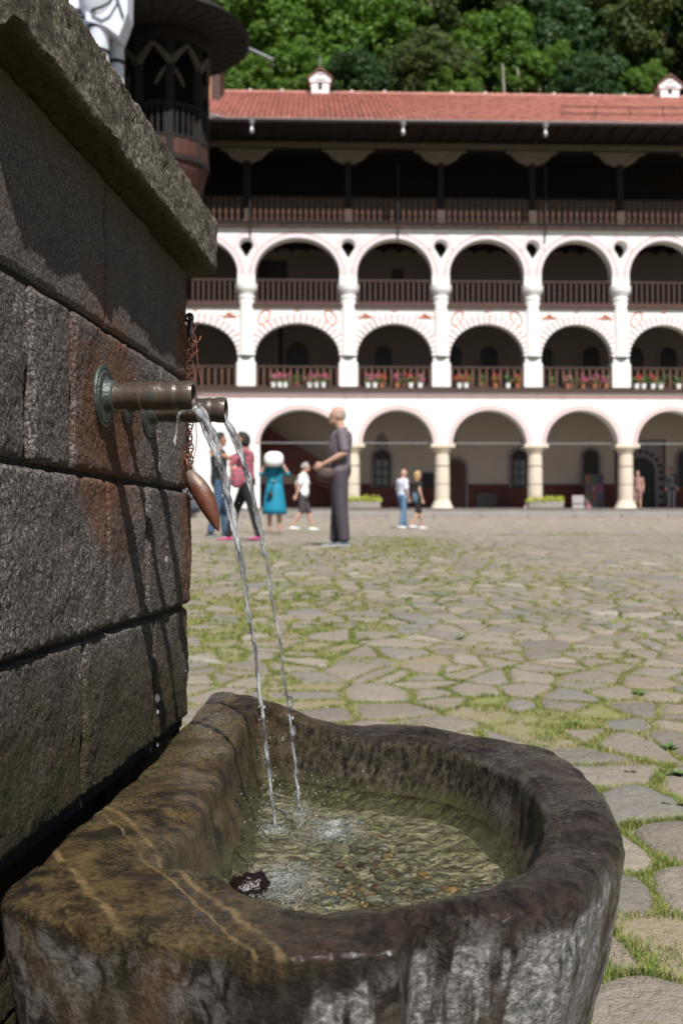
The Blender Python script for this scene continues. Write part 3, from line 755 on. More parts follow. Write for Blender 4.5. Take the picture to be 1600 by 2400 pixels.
# irregular flagstones: clipped Voronoi cells
rg = random.Random(21)
def clip(poly, mx, my, nx, ny):
    out = []; m = len(poly)
    for i in range(m):
        a = poly[i]; b = poly[(i+1) % m]
        da = (a[0]-mx)*nx+(a[1]-my)*ny; db = (b[0]-mx)*nx+(b[1]-my)*ny
        if da <= 0: out.append(a)
        if (da < 0 < db) or (db < 0 < da): t = da/(da-db); out.append((a[0]+(b[0]-a[0])*t, a[1]+(b[1]-a[1])*t))
    return out
PT = .118
seeds = {}
def seedfn(i, j):
    if (i, j) not in seeds:
        r = random.Random(i*7919+j*104729+5)
        yy = (j+.5)*PT; keep = r.random() > (.80 if yy < 3.0 else .80-.30*min(1, (yy-3)/4))
        seeds[i, j] = ((i+.5+r.uniform(-.49, .49))*PT*1.55, (j+.5+r.uniform(-.47, .47))*PT, r.uniform(.3, 1.0)) if keep else None
    return seeds[i, j]
cells = []
for j in range(int(.6/PT), int(39.3/PT)):
    y = j*PT; x0 = -.155*y-1.4 if y > 3.2 else -.35*y-1.3; x1 = .335*y+1.5
    stepk = 1
    for i in range(int(x0/(PT*1.55)), int(x1/(PT*1.55))+1):
        s = seedfn(i, j)
        if s is None: continue
        q = 7*PT; pl = [(s[0]-q, s[1]-q), (s[0]+q, s[1]-q), (s[0]+q, s[1]+q), (s[0]-q, s[1]+q)]
        nb = []
        for di in range(-4, 5):
            for dj in range(-5, 6):
                if di or dj:
                    o = seedfn(i+di, j+dj)
                    if o: nb.append(((o[0]-s[0])**2+(o[1]-s[1])**2, o))
        nb.sort(key=lambda a: a[0])
        rmax = 9
        for d2, o in nb[:16]:
            if sqrt(d2)/2 > rmax: break
            pl = clip(pl, (s[0]+o[0])/2, (s[1]+o[1])/2, o[0]-s[0], o[1]-s[1])
            rmax = max((sqrt((p[0]-s[0])**2+(p[1]-s[1])**2) for p in pl), default=0)
        if len(pl) >= 3: cells.append((s, pl))
def offset_poly(pl, g_):
    m = len(pl)
    res = pl
    for i in range(m):
        a = pl[i]; b = pl[(i+1) % m]; ex, ey = b[0]-a[0], b[1]-a[1]; L = sqrt(ex*ex+ey*ey)
        if L < 1e-6: continue
        nx, ny = ey/L, -ex/L
        res = clip(res, a[0]-nx*g_, a[1]-ny*g_, nx, ny)
        if len(res) < 3: return None
    return res
def basin_clear(x, y):
    return (-.62 < x < .50 and 1.33 < y < 2.9) or (x < -.45+.076*y-.10 and y < 2.95)
stones = []
for s, pl in cells:
    g_ = green(s[0], s[1])
    if basin_clear(s[0], s[1]): continue
    gap = .002+(.011 if s[1] > 3 else .009)*max(0, min(1, g_))+.003*s[2]
    if g_ > .92 and s[2] < .55: continue          # swallowed by the grass
    q = offset_poly(pl, gap)
    if not q: continue
    A = abs(sum(q[k][0]*q[(k+1) % len(q)][1]-q[(k+1) % len(q)][0]*q[k][1] for k in range(len(q))))/2
    if A < .0025: continue
    near = s[1] < 12
    for it in range(2 if near else 1):              # round the corners
        o = []
        for k in range(len(q)):
            a = q[k]; b = q[(k+1) % len(q)]; c1 = (.21 if s[1] < 5 else .13) if it == 0 else .25
            o.append((a[0]+(b[0]-a[0])*c1, a[1]+(b[1]-a[1])*c1)); o.append((b[0]-(b[0]-a[0])*c1, b[1]-(b[1]-a[1])*c1))
        q = o
    cx = sum(a[0] for a in q)/len(q); cy = sum(a[1] for a in q)/len(q)
    vis = (-.150*cy < cx < .33*cy) and cy > 2.0
    hid = cy < 2.95 and cx < .42
    sz = A/cy**2*(1.3/cy if cy > 3 else .5) if vis and not hid else 0
    stones.append((sz, q, cx, cy, A))
stones.sort(key=lambda a: -a[0])
def stone_geo(q, cx, cy, A, near):
    r = random.Random(int(cx*1000)*31+int(cy*1000)); lift = r.uniform(.003, .013); tx = r.uniform(-.035, .035); ty = r.uniform(-.04, .04); dome = r.uniform(.015, .05)*sqrt(A)
    z0 = gz(cy); sl = (gz(cy+.2)-gz(cy-.2))/.4
    def P(p, f, h):
        x = cx+(p[0]-cx)*f; y = cy+(p[1]-cy)*f
        if near:
            x += .007*noise.noise(Vector((x*26, y*26, 1)))+.014*noise.noise(Vector((x*10, y*10, 1))); y += .006*noise.noise(Vector((x*26, y*26, 5)))+.012*noise.noise(Vector((x*10, y*10, 5)))
        z = z0+sl*(y-cy)+lift+h+tx*(x-cx)+ty*(y-cy)
        if near and f < 1: z += .009*noise.noise(Vector((x*11, y*11, 2)))+.003*noise.noise(Vector((x*34, y*34, 2)))
        return (x, y, z)
    lv = [(1.0, -.05), (1.0, -.012), (.975, .000), (.90, dome*.5+.003), (.55, dome*.9+.003), (.25, dome)] if near else [(1.0, -.03), (.96, .0), (.7, dome*.7)]
    m = len(q); vs = [P(p, f, h) for f, h in lv for p in q]; fs = []
    for l in range(len(lv)-1):
        for k in range(m): a = l*m+k; b = l*m+(k+1) % m; fs.append((a, b, b+m, a+m))
    vs.append(P((cx, cy), 0, dome)); c = len(vs)-1
    for k in range(m): fs.append(((len(lv)-1)*m+k, (len(lv)-1)*m+(k+1) % m, c))
    return vs, fs
rest = MB()
for i, (sz, q, cx, cy, A) in enumerate(stones):
    vs, fs = stone_geo(q, cx, cy, A, cy < 9)
    if i < 300 and sz > 0:
        o3 = Vector((cx, cy, gz(cy))); m1 = MB(); m1.add([tuple(Vector(v)-o3) for v in vs], fs)
        inst('paving_stone', m1.mesh('paving_stone', MT['cobble'], True, 60), ground, tuple(o3))
    else: rest.add(vs, fs)
o = rest.build('paving_stones', MT['cobble'], ground, smooth=True, auto=60, kind='stuff')
# grass in the joints
def grass_mat():
    t = NT('short_joint_grass'); r = t.isl(); p = t.pos()
    c = t.ramp(t.m('ADD', t.m('MULTIPLY', r, .55), t.m('MULTIPLY', t.noise(p, 1.7, 4), .6)), [(.2, (.06, .13, .014)), (.40, (.13, .22, .03)), (.58, (.22, .26, .06)), (.78, (.38, .35, .14)), (1, (.48, .40, .22))])
    t.fin(c, .65, None, None, .3)
    tl = t.n('ShaderNodeBsdfTranslucent'); t.l(c, tl.inputs[0]); m = t.n('ShaderNodeMixShader'); m.inputs[0].default_value = .35
    t.l(t.b.outputs[0], m.inputs[1]); t.l(tl.outputs[0], m.inputs[2]); t.l(m.outputs[0], t.o.inputs['Surface']); return t.mat
MT['grass'] = grass_mat()
GV = []; GF = []
rb = random.Random(5)
def blade(x, y, z, L, wd, tuft=0):
    a = rb.uniform(0, 2*pi); ln = rb.uniform(.25, 1.15)*L; dx = cos(a)*ln*.75; dy = sin(a)*ln*.75; hx = -sin(a+.4)*wd; hy = cos(a+.4)*wd
    n = len(GV)
    GV.extend([(x-hx, y-hy, z), (x+hx, y+hy, z), (x+dx*.45+hx*.7, y+dy*.45+hy*.7, z+L*.62), (x+dx*.45-hx*.7, y+dy*.45-hy*.7, z+L*.62), (x+dx, y+dy, z+L*.80)])
    GF.append((n, n+1, n+2, n+3)); GF.append((n+3, n+2, n+4))
for s, pl in cells:
    if basin_clear(s[0], s[1]): continue
    cy = s[1]
    if not (-.165*cy-.3 < s[0] < .335*cy+.4) and cy > 3: continue
    if cy > 24: continue
    if cy < 2.9 and s[0] < .30: continue
    m = len(pl)
    for k in range(m):
        a = pl[k]; b = pl[(k+1) % m]; L = sqrt((a[0]-b[0])**2+(a[1]-b[1])**2)
        g_ = green((a[0]+b[0])/2, (a[1]+b[1])/2)
        if g_ < .12 or noise.noise(Vector((s[0]*6, s[1]*6, 2))) < -.22: continue
        lod = 1500 if cy < 4 else (520 if cy < 6.5 else (230 if cy < 10 else 80))
        cnt = int(L*lod*min(1.1, (g_+.04))*.62+rb.random()); Lb = (.010+.014*max(0, g_))*(1.6 if cy < 2.7 else 1 if cy < 7 else 1.15); wb = .0011 if cy < 4 else (.0017 if cy < 6.5 else (.0028 if cy < 10 else .006))
        gp = .007+.016*max(0, min(1.2, g_))
        for _ in range(cnt):
            t = rb.random(); x = a[0]+(b[0]-a[0])*t+rb.gauss(0, gp*.6); y = a[1]+(b[1]-a[1])*t+rb.gauss(0, gp*.6)
            if basin_clear(x, y): continue
            tuft = noise.noise(Vector((x*9, y*9, 0)))
            blade(x, y, gz(y)+.002, Lb*(1+1.3*max(0, tuft)), wb)
    if g_ > .92 and s[2] < .55:                 # swallowed cells are grass all over
        for _ in range(int(min(420, 13000*PT*PT/max(1, (cy/4)**1.5)*1.2))):
            x = s[0]+rb.gauss(0, PT*.42); y = s[1]+rb.gauss(0, PT*.42)
            if basin_clear(x, y): continue
            blade(x, y, gz(y)+.003, .022*rb.uniform(.7, 1.6), .0012 if cy < 4 else .0022 if cy < 8 else .004)
gm = bpy.data.meshes.new('joint_grass'); gm.from_pydata(GV, [], GF); gm.materials.append(MT['grass']); gm.update()
inst('joint_grass', gm, None, kind='stuff', label='short yellow green grass and moss growing in the joints of the paving', cat='grass')
print('cells', len(cells), 'stones', len(stones), 'blades', len(GF)//2)
# weeds
def weed(x, y, s, n, lab, grp=None):
    mb = MB(); r = random.Random(int(x*100)); z = gz(y)+.008
    for i in range(n):
        a = 2*pi*i/n+r.uniform(-.4, .4); L = s*r.uniform(.6, 1.2); el = r.uniform(.15, .8) if n < 20 else r.uniform(.7, 1.4); w_ = L*(.26 if n < 20 else .035)
        pts = []
        for t, ww in ((0, .15), (.3, .85), (.6, 1), (.85, .6), (1, .06)):
            c = Vector((cos(a)*L*t*cos(el*(1-t*.5)), sin(a)*L*t*cos(el*(1-t*.5)), L*(t*sin(el)-.45*t*t*sin(el))))
            sd_ = Vector((-sin(a), cos(a), 0))*w_*ww
            pts.append((c-sd_, c+Vector((0, 0, -w_*.25*ww)), c+sd_))
        vs = [p for q in pts for p in q]; fs = []
        for k in range(4):
            for m in (0, 1): fs.append((k*3+m, k*3+m+1, k*3+m+4, k*3+m+3))
        mb.add(vs, fs)
    o = mb.build('weed_plant', MT['leafg'], None, smooth=True); o.location = (x, y, z); tag(o, lab, 'weed', grp)
WG = 'leafy weeds among the paving stones'
def gp_(xp, yp):
    Y = 2.0
    for _ in range(60):
        Y += (-(gz(Y)*FPX/Y)+1244-yp > 0)*(.0) ; break
    lo, hi = 1.6, 30.0
    for _ in range(50):
        m = (lo+hi)/2
        if 1244-gz(m)*FPX/m > yp: lo = m
        else: hi = m
    return ((xp-800)/FPX*lo, lo)
for (a, b, s, n, lab) in ((1578, 1893, .055, 12, 'broad leafed weed right of the basin beside a dark grey stone'), (1560, 1757, .05, 11, 'dark green weed at the right edge above the broad leafed one'),
                          (1480, 1812, .04, 9, 'small leafy weed in the yellow moss right of the basin rim'), (1500, 1630, .05, 9, 'narrow green weed between stones at the upper right'),
                          (1590, 1820, .05, 9, 'dark weed cut by the right edge of the photo'), (1340, 1700, .05, 10, 'low green weed just beyond the right curve of the basin'), (1075, 1505, .085, 26, 'tall dry looking tuft of weed in the middle of the paving')):
    x, y = gp_(a, b); weed(x, y, s, n, lab, WG)
# ------------------------------------------------------------------ the arcaded monastery wing
FA = .031; FY = 40.25; B0 = .48
wing = empty('monastery_wing', (0, FY, B0), math.atan(FA), label='long white arcaded monastery wing with red tiled roof behind the courtyard', cat='building')
def U(xp, v=0.0):
    k = (xp-800)/FPX; Y = FY+v; return k*Y/(1-FA*k)*sqrt(1+FA*FA)
def Hh(yp, v=0.0): return (1244-yp)/FPX*(FY+v)
def fin(mb, name, mats, parent=None, **k):
    o = mb.build(name, mats, parent or wing, **k)
    if parent is None: o.location = (0, 0, -B0)
    return o
UL, UR = U(250), U(1960)
PU = [U(a) for a in (336, 576, 816, 1034, 1250, 1457, 1660, 1860)]      # upper pillars
GU = [U(a) for a in (590, 826, 1038, 1257, 1471, 1680, 1885)]           # ground columns
SP0, TOP0 = 3.30, 5.25; SP1, TOP1 = 6.62, 8.45; SP2, TOP2 = 9.36, 11.48; FL1, FL2, FL3 = 5.41, 8.60, 11.62
def arch_pts(c, a, spring, b, n=22, stilt=0.0, rev=False):
    p = []
    if stilt: p.append((c-a, spring))
    for i in range(n+1):
        t = pi-pi*i/n; p.append((c+a*cos(t), spring+stilt+b*sin(t)))
    if stilt: p.append((c+a, spring))
    return p
# ground storey
garch = []
out = [(UL, .5)]
x_l = U(604); cs = []
edges = [(U(608), GU[1]-.37)]+[(GU[i]+.37, GU[i+1]-.37) for i in range(1, 6)]
o_ = [(UL, .82), (edges[0][0], .82)]
for a, b in edges:
    garch.append(((a+b)/2, (b-a)/2)); o_ += arch_pts((a+b)/2, (b-a)/2, SP0, 1.29)
o_ += [(edges[-1][1]+.8, SP0), (edges[-1][1]+.8, .82), (UR+1, .82), (UR+1, TOP0), (UL, TOP0)]
mb = MB(); mb.prism(o_, [], 0, .55); fin(mb, 'ground_arcade_wall', MT['plaster'])
def ring_strip(mb, c, a, b, spring, r0, r1, v0, v1, n=30, mi=0, t0=0, t1=pi):
    for i in range(n):
        A = t0+(t1-t0)*i/n; B = t0+(t1-t0)*(i+1)/n
        q = [(c+(a+r)*cos(t), spring+(b+r)*sin(t)) for r, t in ((r0, A), (r1, A), (r1, B), (r0, B))]
        vs = [(u, v0, w_) for u, w_ in q]+[(u, v1, w_) for u, w_ in q]
        mb.add(vs, [(0, 1, 2, 3), (7, 6, 5, 4), (0, 4, 5, 1), (1, 5, 6, 2), (2, 6, 7, 3), (3, 7, 4, 0)], mi)
MT['pinkplaster'] = simple('pale_pink_plaster', (.62, .52, .52), .85, .06)
for c, a in garch:
    mb = MB(); ring_strip(mb, c, a, 1.29, SP0, .002, .12, -.03, .02, mi=0); ring_strip(mb, c, a, 1.29, SP0, .122, .16, -.018, .02, mi=1)
    fin(mb, 'arch_moulding', [MT['pinkplaster'], MT['pinkline']])
for u in GU[1:6]:
    col = MB(); r = .285
    col.lathe([(r*1.0, 1.18), (r*1.02, 1.6), (r*1.0, 2.2), (r*.95, 2.86), (r*.93, 2.92)], (0, 0, 0), seg=20, fn=lambda q, h, t: q*(1+.012*noise.noise(Vector((cos(t)*2, sin(t)*2, h*3+u)))))
    c_ = fin(col, 'stone_column', MT['column'], smooth=True, auto=50); c_.location = (u, .28, -B0)
    m2 = MB(); m2.lathe([(.44, .80), (.44, .86), (.40, .92), (.36, 1.0), (.33, 1.08), (.30, 1.14), (.29, 1.18)], seg=20); m2.build('base', MT['column'], c_, smooth=True, auto=40)
    m2 = MB(); m2.lathe([(.27, 2.92), (.30, 3.0), (.36, 3.10), (.40, 3.16)], seg=20)
    m2.box(-.46, .46, -.34, .34, 3.16, 3.297, c=.01); m2.build('capital', MT['column'], c_, smooth=True, auto=30)
    for hh in (1.75, 2.45):
        m2 = MB(); m2.lathe([(.291, hh), (.293, hh+.012), (.291, hh+.024)], seg=20, cap=False); m2.build('column_joint', MT['mortar'], c_)
# string course and first gallery floor
mb = MB(); mb.box(UL, UR, -.05, .0-.002, 5.08, 5.12); fin(mb, 'painted_band', MT['pinkline'])
mb = MB(); mb.box(UL, UR, -.10, 3.2, TOP0, FL1); fin(mb, 'gallery_floor', MT['brownwood'])
mb = MB(); mb.box(UL, UR, -.02, 3.2, TOP1+.002, FL2); fin(mb, 'gallery_floor', MT['brownwood'])
mb = MB(); mb.box(UL, UR, -.14, 3.2, TOP2, FL3-.02); fin(mb, 'gallery_floor', MT['brownwood'])
for i in range(34):
    mb = MB(); mb.box(-.17, .17, -.004, 0, -.06, .06)
    u = UL+(UR-UL)*(i+.5)/34; mb = MB(); mb.box(u-.39, u+.385, -.17, -.141, TOP2+.01, TOP2+.12, c=.004); fin(mb, 'fascia_board', MT['redwood'] if R.random() < .3 else MT['brownwood'])
mb = MB(); mb.box(UL, UR, -.20, -.12, FL3-.018, FL3+.05); fin(mb, 'floor_rail', MT['darkwood'])
# pillars running through two storeys
for u in PU:
    mb = MB(); mb.box(-.36, .36, -.06, .56, FL1+.002, 6.40, c=.05); mb.box(-.30, .30, -.03, .52, 6.40, 6.58, c=.02)
    p_ = fin(mb, 'pillar', MT['plaster']); p_.location = (u, 0, -B0)
    m2 = MB(); m2.lathe([(.31, 6.60), (.31, 8.80), (.335, 8.82), (.335, 8.88), (.31, 8.90), (.33, 8.98), (.40, 9.08), (.43, 9.16), (.43, 9.34)], (0, .2, 0), seg=16)
    m2.build('shaft', MT['plaster'], p_, smooth=True, auto=35)
    m2 = MB(); m2.lathe([(.345, 6.575), (.36, 6.60), (.345, 6.625)], (0, .2, 0), seg=16); m2.build('iron_band', MT['black'], p_)
# storey 1 arcade
bays = [(PU[i]+.31, PU[i+1]-.31, i) for i in range(len(PU)-1)]
B1 = 1.28
for a, b, i in bays:
    c = (a+b)/2; hw = (b-a)/2
    mb = MB(); mb.prism(arch_pts(c, hw-.005, SP1, B1)+[(b+.12, SP1), (b+.12, TOP1), (a-.12, TOP1), (a-.12, SP1)], [], .06, .50); fin(mb, 'first_gallery_arch', MT['plaster'])
    m2 = MB(); ring_strip(m2, c, hw-.004, B1, SP1, .0, .34, .05, .058, 36); fin(m2, 'arch_joint_paint', MT['pinkline'])
    nv = 23
    for k in range(nv):
        t0 = pi*(k+.16)/nv; t1 = pi*(k+.84)/nv
        q = []
        ext = .34 if k % 2 else .31
        for r_, t in ((-.02, t0), (ext, t0), (ext, t1), (-.02, t1)): q.append((c+(hw+r_)*cos(t), SP1+(B1+r_)*sin(t)))
        mv = MB(); mv.prism(q, [], .02, .055); fin(mv, 'voussoir', MT['plaster'])
    # painted ornaments in the spandrels
    for sgn in (-1, 1):
        mo = MB(); cx = c+sgn*(hw*.78); cw = TOP1-.36
        if i % 2 == 1:
            pts = [(cx+.22*cos(t)*.9+sgn*.10*sin(t)*-1, cw+.28*sin(t)) for t in [2*pi*k/28 for k in range(28)]]
            mo.tube([(x, .055, z) for x, z in pts], .034, 4, closed=True)
            mo.tube([(cx-.05*sgn, .055, cw-.12), (cx, .055, cw), (cx+.02*sgn, .055, cw+.12)], [.012, .03, .01], 4)
        else:
            for aa in range(7):
                an = -pi/2+sgn*.2+(aa-3)*.55; L = .30 if aa % 2 else .42
                mo.tube([(cx, .055, cw+.16), (cx+L*.55*sin(aa-3.0)+.05, .055, cw+.16-L*.4), (cx+L*sin((aa-3)*.6), .055, cw+.2-L*abs(cos((aa-3)*.4))*.9)], [.045, .035, .01], 4)
        fin(mo, 'painted_ornament', MT['paint_red'])
    mo = MB(); mo.tube([(c-.12, .055, TOP1-.05), (c, .055, TOP1-.13), (c+.12, .055, TOP1-.05)], [.015, .04, .015], 4); fin(mo, 'painted_ornament', MT['paint_red'])
# storey 2 arcade with tear shaped openings
o_ = [(PU[0]-.6, SP2)]
for a, b, i in bays:
    o_ += arch_pts((a+b)/2, (b-a)/2-.02, SP2, 1.36, stilt=.38)
o_ += [(PU[-1]+.6, SP2), (PU[-1]+.6, TOP2), (PU[0]-.6, TOP2)]
holes = []
for u in PU:
    h_ = [(u+.26*cos(t), 10.82+.27*sin(t)) for t in [radians(-25)+radians(230)*k/14 for k in range(15)]]+[(u-.12, 10.52), (u, 10.34), (u+.12, 10.52)]
    holes.append(h_)
mb = MB(); mb.prism(o_, holes, .0, .52); fin(mb, 'second_gallery_arcade', MT['plaster'])
MT['brickpaint'] = simple('pale_mauve_brick_paint', (.74, .70, .73), .85, .05)
for a, b, i in bays:
    c = (a+b)/2; hw = (b-a)/2-.02; mb = MB(); nb = 46
    for k in range(nb):
        t0 = pi*(k+.06)/nb; t1 = pi*(k+.94)/nb
        for r0, r1 in ((.012, .165),):
            q = [(c+(hw+r)*cos(t), SP2+.38+(1.36+r)*sin(t)) for r, t in ((r0, t0), (r1, t0), (r1, t1), (r0, t1))]; mb.prism(q, [], -.012, .004, 0)
    ring_strip(mb, c, hw, 1.36, SP2+.38, .0, .19, -.004, .006, 36, 1)
    ring_strip(mb, c, hw, 1.36, SP2+.38, .19, .215, -.010, .004, 36, 1)
    fin(mb, 'brick_ring', [MT['brickpaint'], MT['pinkline']], kind='stuff')
for u in PU:
    mb = MB()
    for k in range(15):
        t0 = radians(-20)+radians(220)*(k+.1)/15; t1 = radians(-20)+radians(220)*(k+.9)/15
        q = [(u+r*cos(t), 10.82+r*sin(t)) for r, t in ((.285, t0), (.43, t0), (.43, t1), (.285, t1))]; mb.prism(q, [], -.014, .003, 0)
    for k in range(24):
        t0 = radians(-22)+radians(224)*k/24; t1 = radians(-22)+radians(224)*(k+1)/24
        for r0, r1 in ((.27, .285), (.43, .455)):
            q = [(u+r*cos(t), 10.82+r*sin(t)) for r, t in ((r0, t0), (r1, t0), (r1, t1), (r0, t1))]; mb.prism(q, [], -.009, .003, 1)
    for k in range(5):
        w0 = 9.42+k*.13; mb.box(u-.24, u+.24, -.008, .002, w0, w0+.02, 1)
    fin(mb, 'tear_opening_surround', [MT['brickpaint'], MT['pinkline']], kind='stuff')
# railings
def railing(a, b, w0, h, v, step, th, mat, matr, rail=True, bt=None):
    mb = MB(); mb.box(a, b, v-.045, v+.045, w0+h-.05, w0+h+.02, c=.008); mb.box(a, b, v-.035, v+.035, w0+.04, w0+.10)
    r_ = fin(mb, 'railing', matr)
    n = max(1, int((b-a)/step)); L = h-.16
    key = (round(L, 2), th, bt)
    if key not in BM_:
        m = MB()
        if bt: m.lathe([(th*.6, 0), (th*.6, L*.1), (th*.35, L*.14), (th*.62, L*.32), (th*.4, L*.5), (th*.62, L*.7), (th*.35, L*.86), (th*.6, L*.9), (th*.6, L)], seg=8)
        else: m.box(-th/2, th/2, -.02, .02, 0, L)
        BM_[key] = m.mesh('baluster', mat)
    for k in range(n):
        inst('baluster', BM_[key], r_, (a+(b-a)*(k+.5)/n, v, w0+.10))
BM_ = {}
for a, b, i in bays[:-1]:
    if i > 0: railing(a-.02, b+.02, FL1, .82, .12, .245, .075, MT['balwood'], MT['brownwood'])
    else: railing(a-.02, b+.02, FL1, .82, .12, .245, .075, MT['balwood'], MT['brownwood'])
    railing(a+.0, b-.0, FL2-.0, .92, .10, .20, .075, MT['brownwood'], MT['brownwood'])
    mb = MB(); mb.box(a, b, .04, .075, FL2-.02, FL2+.10); fin(mb, 'skirting_board', MT['redwood'])
    railing(PU[i]+.2, PU[i+1]-.2, FL3+.03, 1.02, -.02, .215, .085, MT['balwood'], MT['darkwood'], bt=1)
# top storey posts, brackets, beam
BW0, BW1 = 14.42, 14.90
def bracket(c, hw):
    p = [(c-hw, BW0+.14), (c-hw, BW0+.02)]
    for k in range(13):
        t = k/12; p.append((c-hw+(hw-.22)*t, BW0+.02-.46*(t*t*(3-2*t))+.03*sin(t*pi*3)))
    q = [(2*c-u, w_) for u, w_ in reversed(p)]
    return p+q
for i, u in enumerate(PU):
    mb = MB(); mb.box(u-.11, u+.11, .0, .22, FL3+.6, BW0-.40); p_ = fin(mb, 'gallery_post', MT['darkwood'])
    mb = MB(); mb.box(u-.17, u+.17, -.06, .27, FL3+.03, FL3+.62, c=.03); fin(mb, 'post_pedestal', MT['brownwood'])
    mb = MB(); mb.prism(bracket(u, .98), [], .02, .20); b_ = fin(mb, 'carved_bracket', MT['carved'])
    for s_ in (-1, 1):
        m2 = MB()
        for k in range(3):
            cc = Vector((u+s_*(.28+.20*k), .015, BW0-.22+.11*k)); rr_ = .10-.02*k
            m2.tube([cc+Vector((rr_*(1-t/14)*cos(t*s_), 0, rr_*(1-t/14)*sin(t))) for t in [j*.7 for j in range(14)]], .016, 5)
        m2.build('scroll', MT['carved'], b_)
mb = MB(); mb.box(UL, UR, .0, .24, BW0+.08, BW1); fin(mb, 'carved_beam', MT['darkwood'])
mb = MB()
for k in range(int((UR-UL)/.16)): mb.box(UL+k*.16+.01, UL+k*.16+.13, -.03, -.002, BW0+.24, BW0+.34, c=.012)
mb.box(UL, UR, -.024, -.002, BW0+.14, BW0+.21); fin(mb, 'carved_frieze', MT['carved'], kind='stuff')
# back walls, ceilings, doors and windows
VB = 3.0
MT['gallery2'] = simple('shaded_gallery_plaster', (.19, .155, .14), .9, .1, 1)  # gallery shade put into the plaster's base colour
MT['dimwall'] = simple('dim_upper_plaster', (.17, .155, .13), .9, .08, 1)  # plaster darkened in colour to stand for shade in the top gallery
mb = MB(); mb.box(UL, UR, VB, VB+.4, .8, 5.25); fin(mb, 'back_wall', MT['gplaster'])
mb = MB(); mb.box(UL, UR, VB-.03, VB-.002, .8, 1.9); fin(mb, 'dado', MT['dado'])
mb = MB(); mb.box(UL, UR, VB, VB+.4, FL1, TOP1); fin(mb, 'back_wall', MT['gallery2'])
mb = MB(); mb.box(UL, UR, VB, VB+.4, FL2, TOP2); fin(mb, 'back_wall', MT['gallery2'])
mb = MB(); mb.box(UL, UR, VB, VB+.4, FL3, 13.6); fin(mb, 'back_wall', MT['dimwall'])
mb = MB(); mb.box(UL, UR, VB-.01, VB+.39, 13.6, 15.2); mb.box(UL, UR, VB-.04, VB-.012, FL3, 12.55); fin(mb, 'wood_wall_panel', MT['ceil'])
for k in range(int((UR-UL)/.5)):
    for (w_, n_) in ((TOP0-.09, 0), (TOP1-.09, 1), (TOP2-.09, 2)):
        pass
for w_ in (TOP0, TOP1, TOP2):
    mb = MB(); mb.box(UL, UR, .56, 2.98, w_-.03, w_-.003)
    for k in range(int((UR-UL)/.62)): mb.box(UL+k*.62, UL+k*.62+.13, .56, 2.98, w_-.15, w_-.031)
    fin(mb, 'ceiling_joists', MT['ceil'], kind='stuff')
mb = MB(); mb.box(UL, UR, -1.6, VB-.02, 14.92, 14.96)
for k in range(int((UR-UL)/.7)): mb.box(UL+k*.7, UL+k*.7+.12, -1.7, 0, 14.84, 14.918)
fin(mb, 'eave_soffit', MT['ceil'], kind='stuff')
def arched(u, w0, w1, hw, v, mat, name='window', frame=None, panes=None, depth=.05):
    r = hw; p = [(u-hw, w0)]+[(u+hw, w0)]+[(u+r*cos(t), w1-r+r*sin(t)) for t in [pi*k/14 for k in range(15)]]
    mb = MB(); mb.prism(p, [], v-depth, v-.004); o = fin(mb, name, mat)
    if frame:
        q = [(u-hw-.09, w0), (u+hw+.09, w0)]+[(u+(r+.09)*cos(t), w1-r+(r+.09)*sin(t)) for t in [pi*k/14 for k in range(15)]]
        h = [(u-hw, w0+.01)]+[(u+hw, w0+.01)]+[(u+r*cos(t), w1-r+r*sin(t)) for t in [pi*k/14 for k in range(15)]]
        m = MB(); m.prism(q, [h], v-depth-.03, v-.006); m.build('frame', frame, o)
    if panes:
        nc, nr = panes
        for a in range(nc):
            for b in range(nr):
                m = MB(); x0 = u-hw+.08+(2*hw-.12)*a/nc; x1 = u-hw+.08+(2*hw-.12)*(a+1)/nc-.06; z0 = w0+.10+(w1-hw-w0-.1)*b/nr; z1 = w0+.10+(w1-hw-w0-.1)*(b+1)/nr-.06
                m.box(x0, x1, v-depth-.012, v-depth-.001, z0, z1); m.build('pane', MT['gpane'], o)
    return o
MT['gpane'] = simple('grey_window_pane', (.10, .10, .10), .15, .3, 2)
MT['mauve'] = simple('faded_mauve_paint', (.20, .17, .18), .9, .2, 6)
def UB(x): return U(x, VB)
def HB(y): return Hh(y, VB)
arched(UB(900), HB(1142), HB(1054), .34, VB, MT['black'], 'window', MT['mauve'], (2, 3))
arched(UB(1222), HB(1142), HB(1054), .34, VB, MT['black'], 'window', MT['mauve'], (2, 3))
arched(UB(1389), HB(1142), HB(1052), .33, VB, MT['black'], 'window', MT['mauve'])
arched(UB(1611), HB(1142), HB(1054), .33, VB, MT['black'], 'window', MT['mauve'])
MT['doorred'] = simple('dark_red_door', (.05, .018, .012), .6, .3)
arched(UB(1072), .85, HB(1076), .42, VB-.03, MT['doorred'], 'door', MT['mauve'])
arched(UB(1505), .85, HB(1070), .60, VB-.03, MT['black'], 'portal_door', MT['mauve'])
